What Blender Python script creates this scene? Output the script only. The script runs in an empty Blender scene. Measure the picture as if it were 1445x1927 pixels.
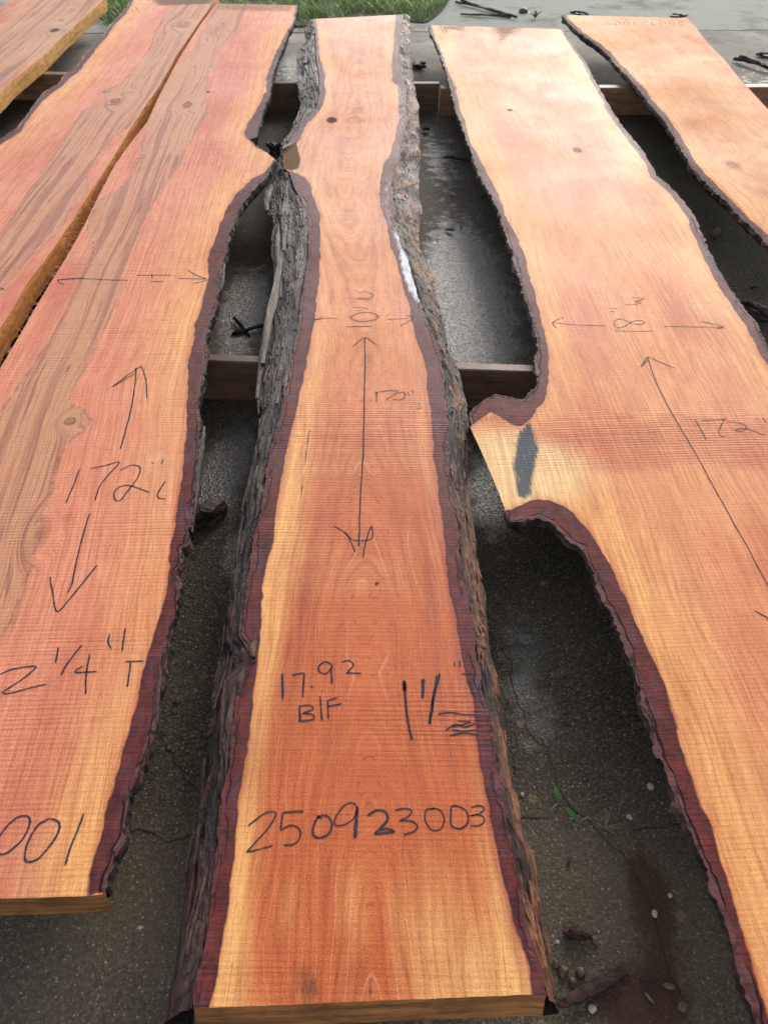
import bpy, math, random
import numpy as np
from mathutils import Vector
random.seed(7); np.random.seed(7)
C = bpy.context.scene.collection
sc = bpy.context.scene

# ---------------------------------------------------------------- camera, sky, sun, exposure
F, CX, CY = 1447.0, 722.5, 963.5                 # focal length and centre in photograph pixels
P = math.atan(1433.0/F); YAW = math.atan(39.5*math.cos(P)/F); H = 1.13
fw = np.array([math.sin(YAW)*math.cos(P), math.cos(YAW)*math.cos(P), -math.sin(P)])
rt = np.array([math.cos(YAW), -math.sin(YAW), 0.0]); up = np.cross(rt, fw)
cam = bpy.data.objects.new('camera', bpy.data.cameras.new('camera')); C.objects.link(cam)
cam.location = (0, 0, H); cam.rotation_euler = (math.pi/2 - P, 0, -YAW)
cam.data.sensor_fit = 'VERTICAL'; cam.data.sensor_height = 36; cam.data.lens = F/1927*36
cam.data.clip_start = 0.02; cam.data.clip_end = 1000
cam.data.dof.use_dof = True; cam.data.dof.focus_distance = 1.35; cam.data.dof.aperture_fstop = 11
sc.camera = cam
SUN_EL, SUN_AZ = math.radians(27), math.radians(20)     # azimuth clockwise from +Y (ahead, a little right)
w = bpy.data.worlds.new('World'); sc.world = w; w.use_nodes = True
nt = w.node_tree; bg = nt.nodes['Background']
sky = nt.nodes.new('ShaderNodeTexSky'); sky.sky_type = 'NISHITA'; sky.sun_disc = False
sky.sun_elevation = SUN_EL; sky.sun_rotation = SUN_AZ; sky.dust_density = 1.2; sky.ozone_density = 1.0; sky.air_density = 1.0
hs = nt.nodes.new('ShaderNodeHueSaturation'); hs.inputs['Saturation'].default_value = .4
nt.links.new(sky.outputs[0], hs.inputs['Color']); nt.links.new(hs.outputs[0], bg.inputs[0]); bg.inputs[1].default_value = 0.15
sl = bpy.data.lights.new('sun', 'SUN'); sl.energy = 0.95; sl.angle = math.radians(20); sl.color = (1, .93, .84)
so = bpy.data.objects.new('sun', sl); C.objects.link(so)
sd = Vector((math.sin(SUN_AZ)*math.cos(SUN_EL), math.cos(SUN_AZ)*math.cos(SUN_EL), math.sin(SUN_EL)))
so.rotation_euler = sd.to_track_quat('Z', 'Y').to_euler(); so.location = (2, 6, 5)
sc.view_settings.view_transform = 'Standard'; sc.view_settings.look = 'None'; sc.view_settings.exposure = 1.06
sc.view_settings.gamma = 1.0

# ---------------------------------------------------------------- helpers
def W(px, py, z):                                # photograph pixel -> world point on the level plane z
    d = fw*F + rt*(px-CX) - up*(py-CY)
    t = (z-H)/d[2]
    return np.array([d[0]*t, d[1]*t, z])
def WP(pts, z): return np.array([W(a, b, z)[:2] for a, b in pts])
def crop(pts, ox, oy): return [(a/3+ox, b/3+oy) for a, b in pts]     # from 3x enlargements
def sstep(a, b, x): t = np.clip((x-a)/(b-a), 0, 1); return t*t*(3-2*t)
def lerp(a, b, t): return a+(b-a)*t
def _h(ix, iy, s):
    n = (ix.astype(np.int64)*374761393 + iy.astype(np.int64)*668265263 + s*974634777) & 0xffffffff
    n = ((n ^ (n >> 13))*1274126177) & 0xffffffff
    return ((n ^ (n >> 16)) & 0xffff)/65535.0*2-1
def vn(x, y, s=0):
    x = np.asarray(x, float); y = np.asarray(y, float)
    ix = np.floor(x); iy = np.floor(y); fx = x-ix; fy = y-iy
    fx = fx*fx*(3-2*fx); fy = fy*fy*(3-2*fy)
    a = _h(ix, iy, s); b = _h(ix+1, iy, s); c = _h(ix, iy+1, s); d = _h(ix+1, iy+1, s)
    return lerp(lerp(a, b, fx), lerp(c, d, fx), fy)
def fbm(x, y, s=0, o=4):
    r = 0; a = 1; t = 0
    for k in range(o): r = r+a*vn(x*2**k, y*2**k, s+k*17); t += a; a *= .5
    return r/t
def tag(o, label, cat, group=None, kind=None):
    if label: o['label'] = label
    if cat: o['category'] = cat
    if group: o['group'] = group
    if kind: o['kind'] = kind
    return o
def mesh_obj(name, v, f, mats, parent=None, smooth=False, mi=None):
    me = bpy.data.meshes.new(name)
    me.from_pydata([tuple(p) for p in v], [], [tuple(int(i) for i in q) for q in f])
    for m in (mats if isinstance(mats, (list, tuple)) else [mats]): me.materials.append(m)
    if mi is not None: me.polygons.foreach_set('material_index', np.asarray(mi, dtype=np.int32))
    if smooth: me.polygons.foreach_set('use_smooth', np.ones(len(me.polygons), dtype=bool))
    me.update()
    o = bpy.data.objects.new(name, me); C.objects.link(o)
    if parent is not None: o.parent = parent
    return o
def empty(name, loc):
    o = bpy.data.objects.new(name, None); C.objects.link(o); o.location = loc; o.empty_display_size = .05
    return o
def under(o, root):                              # parent while keeping the vertices where they stand
    o.parent = root; o.matrix_parent_inverse.identity(); o.location = (-root.location.x, -root.location.y, -root.location.z)
def fattr(o, name, vals):
    a = o.data.attributes.new(name, 'FLOAT', 'POINT'); a.data.foreach_set('value', np.asarray(vals, dtype=np.float32))
def cattr(o, name, rgb):
    a = o.data.attributes.new(name, 'FLOAT_COLOR', 'POINT')
    c = np.ones((len(rgb), 4), dtype=np.float32); c[:, :3] = rgb; a.data.foreach_set('color', c.ravel())

def sdf(poly, X, Y):                             # negative inside; also index of nearest segment
    A = poly; B = np.roll(poly, -1, axis=0); n = len(A)
    best = np.full(X.shape, 1e9); idx = np.zeros(X.shape, int); inside = np.zeros(X.shape, bool)
    for i in range(n):
        ax, ay = A[i]; bx, by = B[i]; ex, ey = bx-ax, by-ay; L = ex*ex+ey*ey+1e-12
        t = np.clip(((X-ax)*ex+(Y-ay)*ey)/L, 0, 1)
        d = (X-ax-t*ex)**2+(Y-ay-t*ey)**2
        m = d < best; best[m] = d[m]; idx[m] = i
        if ay != by:
            c = ((ay > Y) != (by > Y)) & (X < (bx-ax)*(Y-ay)/(by-ay)+ax)
            inside ^= c
    best = np.sqrt(best)
    return np.where(inside, -best, best), idx
def smooth_line(pts, step):                      # Catmull-Rom through pts, resampled
    pts = np.asarray(pts, float); P0 = np.vstack([2*pts[0]-pts[1], pts, 2*pts[-1]-pts[-2]]); out = []
    for i in range(1, len(P0)-2):
        a, b, c, d = P0[i-1:i+3]; n = max(2, int(np.linalg.norm(c-b)/step))
        for k in range(n):
            t = k/n; out.append(.5*((2*b)+(-a+c)*t+(2*a-5*b+4*c-d)*t*t+(-a+3*b-3*c+d)*t**3))
    out.append(pts[-1]); return np.array(out)

# ---------------------------------------------------------------- material kit
class N:
    def __init__(s, name):
        s.m = bpy.data.materials.new(name); s.m.use_nodes = True; s.t = s.m.node_tree; s.t.nodes.clear()
        s.out = s.t.nodes.new('ShaderNodeOutputMaterial'); s.b = s.t.nodes.new('ShaderNodeBsdfPrincipled')
        s.t.links.new(s.b.outputs[0], s.out.inputs[0])
    def put(s, sock, v):
        if isinstance(v, bpy.types.NodeSocket): s.t.links.new(v, sock)
        elif v is not None:
            if isinstance(v, (tuple, list)) and len(v) == 3 and sock.type == 'RGBA': v = (*v, 1)
            sock.default_value = v
    def set(s, **k):
        for a, v in k.items(): s.put(s.b.inputs[a.replace('_', ' ')], v)
    def math(s, op, a, b=None, c=None, clamp=False):
        n = s.t.nodes.new('ShaderNodeMath'); n.operation = op; n.use_clamp = clamp
        s.put(n.inputs[0], a)
        if b is not None: s.put(n.inputs[1], b)
        if c is not None: s.put(n.inputs[2], c)
        return n.outputs[0]
    def pos(s): return s.t.nodes.new('ShaderNodeNewGeometry').outputs['Position']
    def obj(s): return s.t.nodes.new('ShaderNodeTexCoord').outputs['Object']
    def sep(s, v):
        n = s.t.nodes.new('ShaderNodeSeparateXYZ'); s.put(n.inputs[0], v); return n.outputs
    def comb(s, x, y, z=0.0):
        n = s.t.nodes.new('ShaderNodeCombineXYZ'); s.put(n.inputs[0], x); s.put(n.inputs[1], y); s.put(n.inputs[2], z); return n.outputs[0]
    def noise(s, v, scale=1.0, detail=2.0, rough=.5, dist=0.0):
        n = s.t.nodes.new('ShaderNodeTexNoise'); s.put(n.inputs['Vector'], v)
        n.inputs['Scale'].default_value = scale; n.inputs['Detail'].default_value = detail
        n.inputs['Roughness'].default_value = rough; n.inputs['Distortion'].default_value = dist
        return n.outputs['Fac']
    def vor(s, v, scale, feature='F1', out='Distance'):
        n = s.t.nodes.new('ShaderNodeTexVoronoi'); s.put(n.inputs['Vector'], v); n.feature = feature
        n.inputs['Scale'].default_value = scale; return n.outputs[out]
    def vscale(s, v, x, y, z=1.0):
        n = s.t.nodes.new('ShaderNodeVectorMath'); n.operation = 'MULTIPLY'; s.put(n.inputs[0], v); n.inputs[1].default_value = (x, y, z); return n.outputs[0]
    def map(s, v, a, b, c=0.0, d=1.0, smooth=False):
        n = s.t.nodes.new('ShaderNodeMapRange'); n.clamp = True
        if smooth: n.interpolation_type = 'SMOOTHSTEP'
        for i, q in enumerate((v, a, b, c, d)): s.put(n.inputs[i], q)
        return n.outputs[0]
    def mix(s, f, a, b, mode='MIX'):
        n = s.t.nodes.new('ShaderNodeMix'); n.data_type = 'RGBA'; n.blend_type = mode
        s.put(n.inputs[0], f); s.put(n.inputs[6], a); s.put(n.inputs[7], b); return n.outputs[2]
    def ramp(s, v, stops):
        n = s.t.nodes.new('ShaderNodeValToRGB'); s.put(n.inputs[0], v); e = n.color_ramp.elements
        while len(e) < len(stops): e.new(.5)
        for i, (p, c) in enumerate(stops): e[i].position = p; e[i].color = (*c, 1)
        return n.outputs[0]
    def attr(s, name, out='Fac'):
        n = s.t.nodes.new('ShaderNodeAttribute'); n.attribute_name = name; return n.outputs[out]
    def bump(s, h, dist, strength=1.0, normal=None):
        n = s.t.nodes.new('ShaderNodeBump'); n.inputs['Strength'].default_value = strength
        n.inputs['Distance'].default_value = dist; s.put(n.inputs['Height'], h)
        if normal is not None: s.put(n.inputs['Normal'], normal)
        return n.outputs[0]

def wood_face(name, sawtilt=0.0, sawgain=1.0, rough=.42, cracks=1.0, spec=.45):
    k = N(name); p = k.pos(); x, y, z = k.sep(p)
    g = k.attr('grain'); tone = k.attr('tone', 'Color'); dl = k.attr('purple'); de = k.attr('edge'); st = k.attr('streak'); sa = k.attr('saw')
    # long grain: fine vessels and broader bands that follow the warped grain coordinate
    gv = k.comb(k.math('MULTIPLY', g, 520.), k.math('MULTIPLY', y, 22.))
    fine = k.noise(gv, 1.0, 4, .65)
    pore = k.map(k.noise(k.comb(k.math('MULTIPLY', g, 900.), k.math('MULTIPLY', y, 75.)), 1.0, 1, .5), .60, .70, 0, 1); mott = k.noise(k.comb(k.math('MULTIPLY', g, 45.), k.math('MULTIPLY', y, 11.)), 1.0, 4, .7)
    gv2 = k.comb(k.math('MULTIPLY', g, 120.), k.math('MULTIPLY', y, 1.6)); band = k.noise(gv2, 1.0, 4, .65)
    col = k.mix(k.map(band, .40, .72, 0, .42), tone, (.34, .065, .024), 'MIX')
    col = k.mix(k.map(fine, .45, .75, 0, .30), col, (.22, .05, .02), 'MIX')
    col = k.mix(k.map(fine, .42, .25, 0, .16), col, (.90, .50, .22), 'MIX')
    wn = k.noise(p, 46., 3, .6)
    col = k.mix(k.math('MULTIPLY', pore, .42), col, k.mix(1.0, col, (.40, .20, .15), 'MULTIPLY'))
    col = k.mix(k.map(mott, .35, .70, .0, .5), col, k.mix(1.0, col, (.74, .52, .42), 'MULTIPLY'))
    rg = k.math('ABSOLUTE', k.math('SUBTRACT', k.math('FRACT', k.math('ADD', k.math('MULTIPLY', g, 85.), k.math('MULTIPLY', k.noise(k.comb(k.math('MULTIPLY', g, 30.), k.math('MULTIPLY', y, 3.), 4.), 1.0, 2, .5), 3.5))), .5))
    rm = k.map(k.noise(p, 5.5, 2, .5), .42, .62, 0, 1); col = k.mix(k.math('MULTIPLY', k.map(rg, .04, .0, 0, .27, True), rm), col, (.92, .50, .22))
    col = k.mix(k.math('MULTIPLY', k.map(rg, .30, .50, 0, .40, True), k.map(rm, 0, 1, .35, 1)), col, k.mix(1.0, col, (.62, .38, .30), 'MULTIPLY'))
    # figured heart streak: dark wandering lines on olive tan
    gs = k.comb(k.math('MULTIPLY', g, 46.), k.math('MULTIPLY', y, .9)); n3 = k.noise(gs, 1.0, 1.5, .45)
    ln = k.math('ABSOLUTE', k.math('SUBTRACT', k.math('FRACT', k.math('ADD', k.math('MULTIPLY', n3, 4.5), k.math('MULTIPLY', g, 50.))), .5))
    dark = k.map(ln, .0, k.map(k.noise(p, 7., 2, .5), .35, .65, .05, .17), 1, 0, True); n4 = k.noise(gs, .8, 2, .5)
    broad = k.map(n4, .50, .62, 0, 1, True)
    sw = k.math('ADD', st, k.math('ADD', k.math('MULTIPLY', k.math('SUBTRACT', k.noise(k.comb(k.math('MULTIPLY', g, 22.), k.math('MULTIPLY', y, 2.2), 7.), 1.0, 3, .55), .5), .05), k.math('MULTIPLY', k.math('SUBTRACT', fine, .5), .004)))
    inn = k.map(sw, -.016, .014, 0, 1, True)
    oli = k.mix(k.map(fine, .3, .7, 0, 1), (.60, .31, .155), (.40, .18, .10))
    oli = k.mix(k.math('MULTIPLY', broad, .72), oli, (.21, .075, .055))
    oli = k.mix(k.math('MULTIPLY', dark, .78), oli, (.15, .05, .038))
    col = k.mix(k.math('MULTIPLY', inn, .78), col, oli)
    rim = k.math('MULTIPLY', k.map(k.math('ABSOLUTE', sw), .0, .005, .55, 0, True), k.map(wn, .40, .6, 0, 1)); col = k.mix(rim, col, (.13, .045, .045))
    # saw ridges across the board
    yy = k.math('ADD', y, k.math('ADD', k.math('MULTIPLY', x, sawtilt), k.math('MULTIPLY', k.math('MULTIPLY', x, x), .02)))
    r1 = k.noise(k.comb(k.math('MULTIPLY', x, 4.5), k.math('MULTIPLY', yy, 95.)), 1.0, 3, .6)
    r2 = k.noise(k.comb(k.math('MULTIPLY', x, 22.), k.math('MULTIPLY', yy, 380.), 3.), 1.0, 3, .65)
    wv = k.math('SINE', k.math('ADD', k.math('MULTIPLY', yy, 820.), k.math('MULTIPLY', r1, 9.)))
    low = k.map(k.noise(k.comb(k.math('MULTIPLY', x, 1.2), k.math('MULTIPLY', yy, 4.5), 9.), 1.0, 2, .5), .38, .66, .12, 1.0, True)
    amp = k.math('MULTIPLY', low, sa)
    saw = k.math('MULTIPLY', k.math('ADD', k.math('MULTIPLY', wv, .2), k.math('ADD', k.math('MULTIPLY', r1, 1.1), k.math('MULTIPLY', r2, .9))), 1.0)
    colamt = k.math('MULTIPLY', k.map(saw, .95, .35, 0, .42*sawgain), k.math('ADD', amp, .22))
    col = k.mix(colamt, col, k.mix(1.0, col, (.45, .22, .17), 'MULTIPLY'))
    # inner-bark band, purple red, with scored texture
    en = k.noise(p, 60., 3, .6); d2 = k.math('ADD', dl, k.math('ADD', k.math('MULTIPLY', k.math('SUBTRACT', en, .5), .003), k.math('MULTIPLY', k.math('SUBTRACT', k.noise(k.vscale(p, 22, 9, 1), 1.0, 3, .6), .54), .022)))
    pin = k.map(d2, -.0012, .0016, 0, 1)
    col = k.mix(k.math('MULTIPLY', k.map(d2, -.016, 0, 0, .55), k.map(band, .35, .6, .2, 1)), col, (.40, .07, .028))
    pn = k.noise(k.comb(k.math('MULTIPLY', x, 40.), k.math('MULTIPLY', y, 30.)), 1.0, 4, .65)
    pc = k.mix(k.map(pn, .3, .7), (.18, .032, .026), (.050, .012, .013))
    pc = k.mix(k.map(r2, .46, .70, 0, .7), pc, (.018, .007, .012)); pc = k.mix(k.map(mott, .5, .7, 0, .45), pc, (.10, .07, .085))
    pc = k.mix(k.map(d2, .0, .006, .65, 0), pc, (.045, .012, .02))
    col = k.mix(pin, col, pc)
    # grey weathered outer rim with black fissures beside the bark
    crk = k.noise(k.comb(k.math('MULTIPLY', x, 34.), k.math('MULTIPLY', y, 15.)), 1.0, 3, .6)
    crl = k.noise(k.comb(k.math('MULTIPLY', x, 9.), k.math('MULTIPLY', y, 6.), 5.), 1.0, 3, .7)
    ev = k.math('ADD', de, k.math('ADD', k.math('MULTIPLY', k.math('SUBTRACT', crk, .5), .022), k.math('MULTIPLY', k.math('SUBTRACT', crl, .47), .030)))
    rimm = k.math('MULTIPLY', k.map(ev, .009, .0075, 0, 1), pin)
    oc = k.mix(k.map(en, .35, .65), (.055, .020, .024), (.17, .085, .08))
    col = k.mix(k.math('MULTIPLY', rimm, .6*cracks), col, oc)
    fis = k.math('MULTIPLY', k.math('MULTIPLY', k.map(k.math('ABSOLUTE', k.math('SUBTRACT', ev, .0085)), .0005, .0019, 1, 0), pin), k.map(k.noise(k.vscale(p, 30, 9, 1), 1.0, 2), .44, .50, 0, 1))
    pv = k.vor(k.comb(k.math('ADD', k.math('MULTIPLY', de, 130.), k.math('MULTIPLY', crk, 1.5)), k.math('MULTIPLY', y, 26.), 0.), 1.0, 'DISTANCE_TO_EDGE')
    fis = k.math('MAXIMUM', fis, k.math('MULTIPLY', k.math('MULTIPLY', k.map(pv, .05, .10, .85, 0), rimm), k.map(crl, .40, .5, 0, 1)))
    col = k.mix(k.math('MULTIPLY', fis, cracks), col, (.006, .004, .004))
    hf = k.noise(k.vscale(p, 1, .75, 1), 620., 3, .75); col = k.mix(k.math('MULTIPLY', k.map(hf, .5, .28, 0, .5), k.math('SUBTRACT', 1.0, k.math('MULTIPLY', pin, .5))), col, k.mix(1.0, col, (.50, .42, .40), 'MULTIPLY')); col = k.mix(k.math('MULTIPLY', k.map(hf, .56, .72, 0, .30), k.math('SUBTRACT', 1.0, k.math('MULTIPLY', pin, .85))), col, (.98, .60, .28))  # fine wet glints painted into the colour as pale dots, darker dots between
    # stains, checks, speckles
    stc = k.attr('stain', 'Color'); sta = k.attr('stain', 'Alpha')
    pit = k.map(k.vor(k.vscale(p, 1, .5, 1), 95.), .06, .035, 0, 1); pitm = k.math('MULTIPLY', pit, k.map(k.noise(p, 14., 2), .56, .62, 0, .75))
    col = k.mix(pitm, col, (.10, .03, .02))
    snw = k.attr('stainamt'); sn = k.math('ADD', snw, k.math('MULTIPLY', k.math('SUBTRACT', k.noise(k.comb(k.math('MULTIPLY', g, 190.), k.math('MULTIPLY', y, 24.)), 1.0, 5, .75), .5), 1.5))
    col = k.mix(k.math('MULTIPLY', k.map(sn, .35, .75, 0, 1), k.map(snw, .02, .15, 0, .92)), col, stc)
    k.set(Base_Color=col)
    wet = k.noise(p, 3.2, 3, .6)
    stf = k.math('MULTIPLY', k.map(sn, .35, .75, 0, .42), k.map(snw, .02, .15, 0, 1))
    k.set(Roughness=k.math('ADD', stf, k.math('ADD', k.map(wet, .3, .7, rough-.07, rough+.1), k.map(fine, .3, .7, -.05, .07))), IOR=1.45, Specular_IOR_Level=k.mix(pin, (spec,)*3, (spec*.6,)*3))
    hgt = k.math('ADD', k.math('MULTIPLY', saw, k.math('ADD', amp, .25)), k.math('MULTIPLY', fine, .55))
    hgt = k.math('ADD', hgt, k.math('ADD', k.math('MULTIPLY', fis, -3.0), k.math('MULTIPLY', hf, 1.1)))
    drop = k.map(k.vor(p, 260.), .25, .5, .5, 0)
    hgt = k.math('ADD', hgt, k.math('MULTIPLY', drop, k.map(k.noise(p, 5., 2), .45, .6, 0, .3)))
    k.set(Normal=k.bump(hgt, .0011*sawgain, .75))
    return k.m

def wood_side(name, c1=(.50, .22, .05), c2=(.22, .08, .02), along='y'):
    k = N(name); p = k.pos(); x, y, z = k.sep(p)
    a = k.noise(k.comb(k.math('MULTIPLY', k.math('ADD', x, y) if along == 'y' else x, 7.), k.math('MULTIPLY', z, 110.)), 1.0, 4, .6, 1.2)
    b = k.noise(p, 16., 4, .6); col = k.mix(k.map(a, .35, .65), c1, c2); col = k.mix(k.map(b, .5, .75, 0, .6), col, (c2[0]*.5, c2[1]*.45, c2[2]*.5))
    v = k.noise(k.comb(k.math('MULTIPLY', y, 240.), k.math('MULTIPLY', x, 60.), k.math('MULTIPLY', z, 20.)), 1.0, 2)
    col = k.mix(k.map(v, .52, .75, 0, .35), col, (c2[0]*.4, c2[1]*.4, c2[2]*.4))
    k.set(Base_Color=col, Roughness=.55, Normal=k.bump(k.math('ADD', v, a), .0012, .8)); return k.m

def bark_mat(name, dark, mid, pale, palef=.5):
    k = N(name); p = k.pos(); h = k.attr('relief')
    a = k.noise(k.vscale(p, 60, 14, 60), 1.0, 5, .7); b = k.noise(p, 9., 3, .6); c = k.noise(k.vscale(p, 260, 70, 260), 1.0, 4, .7)
    t = k.math('ADD', k.math('MULTIPLY', h, .7), k.math('MULTIPLY', k.math('SUBTRACT', a, .5), .9))
    col = k.ramp(t, [(.0, dark), (.28, dark), (.55, mid), (.85, pale)])
    col = k.mix(k.map(b, .45, .62, 0, palef), col, k.mix(k.map(t, .1, .8), dark, (.30, .27, .25)))
    col = k.mix(k.map(c, .5, .7, 0, .6), col, dark)
    yy = k.sep(p)[1]; col = k.mix(k.map(yy, 1.3, .8, 0, .8), col, k.mix(1.0, col, (.42, .19, .115) if 'orange' not in name else (.80, .52, .38), 'MULTIPLY'))
    k.set(Base_Color=col, Roughness=k.map(b, .3, .7, .38, .75), Specular_IOR_Level=.4, Normal=k.bump(k.math('ADD', a, k.math('MULTIPLY', c, 1.1)), .0045, 1.0)); return k.m

def plain(name, c1, c2, scale=40., rough=.6, bump=.002, stretch=(1, 1, 1), spec=.4):
    k = N(name); p = k.obj(); v = k.vscale(p, *stretch)
    a = k.noise(v, scale, 4, .65); k.set(Base_Color=k.mix(k.map(a, .35, .65), c1, c2), Roughness=rough, Specular_IOR_Level=spec, Normal=k.bump(a, bump, .8)); return k.m

M_LEFT = wood_face('pink_wood', .01, 1.15, .50, spec=.19)
M_MID = wood_face('amber_wood', .03, 1.0, .42, .4, spec=.22)
M_RIGHT = wood_face('pale_wood', -.045, 1.0, .43, spec=.13)
M_FAR = wood_face('ochre_wood', -.02, .7, .62, .6, spec=.15)
M_SIDE = wood_side('sawn_edge', (.66, .27, .07), (.38, .13, .035)); M_END = wood_side('end_grain', (.34, .135, .035), (.12, .045, .014), 'x')
M_OCHRE = wood_side('ochre_edge', (.72, .38, .10), (.46, .19, .045))
M_BARK_L = bark_mat('shaggy_bark', (.014, .008, .006), (.085, .045, .030), (.28, .22, .18), .32)
M_BARK_R = bark_mat('orange_bark', (.018, .009, .006), (.25, .105, .04), (.42, .25, .14), .3)
M_BARK_D = bark_mat('thin_bark', (.010, .006, .005), (.055, .026, .022), (.19, .11, .09), .2)
M_BEAM = wood_side('beam_wood', (.30, .15, .07), (.14, .065, .03), 'x')
M_BEAM_D = wood_side('dark_beam_wood', (.17, .09, .048), (.07, .036, .02), 'x')

def crayon():
    k = N('blue_black_crayon'); p = k.pos(); x, y, z = k.sep(p)
    a = k.noise(k.comb(k.math('MULTIPLY', x, 240.), k.math('MULTIPLY', y, 420.)), 1.0, 2, .6)
    den = k.attr('pressure')
    k.set(Base_Color=(.020, .027, .040), Roughness=.7, Specular_IOR_Level=.15, Alpha=k.map(k.math('ADD', a, k.math('MULTIPLY', k.math('SUBTRACT', den, .5), .5)), k.map(k.noise(p, 22., 2, .5), .35, .65, .32, .46), .56, .06, .9)); return k.m
M_INK = crayon()

def contour_fill(D, gx, gy):                     # filled region of D < 0 on a grid
    D = np.where(np.abs(D) < 1e-6, 1e-6, D); ins = D < 0; nx, ny = D.shape; vid = -np.ones((nx, ny), int); ii, jj = np.nonzero(ins); vid[ii, jj] = np.arange(len(ii))
    V = [(gx[a], gy[b]) for a, b in zip(ii, jj)]; cell = ins[:-1, :-1].astype(int)+ins[1:, :-1]+ins[1:, 1:]+ins[:-1, 1:]; Fs = []; ev = {}
    for i, j in zip(*[q.tolist() for q in np.nonzero(cell > 0)]):
        cs = [(i, j), (i+1, j), (i+1, j+1), (i, j+1)]; ring = []
        for q in range(4):
            a, b = cs[q], cs[(q+1) % 4]
            if ins[a]: ring.append(vid[a])
            if ins[a] != ins[b]:
                key = (a, b) if a < b else (b, a)
                if key not in ev:
                    d1, d2 = D[key[0]], D[key[1]]; t = d1/(d1-d2); p, q2 = key[0], key[1]
                    V.append((gx[p[0]]+(gx[q2[0]]-gx[p[0]])*t, gy[p[1]]+(gy[q2[1]]-gy[p[1]])*t)); ev[key] = len(V)-1
                ring.append(ev[key])
        if len(ring) > 2: Fs.append(tuple(ring))
    return np.array(V), Fs

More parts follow.
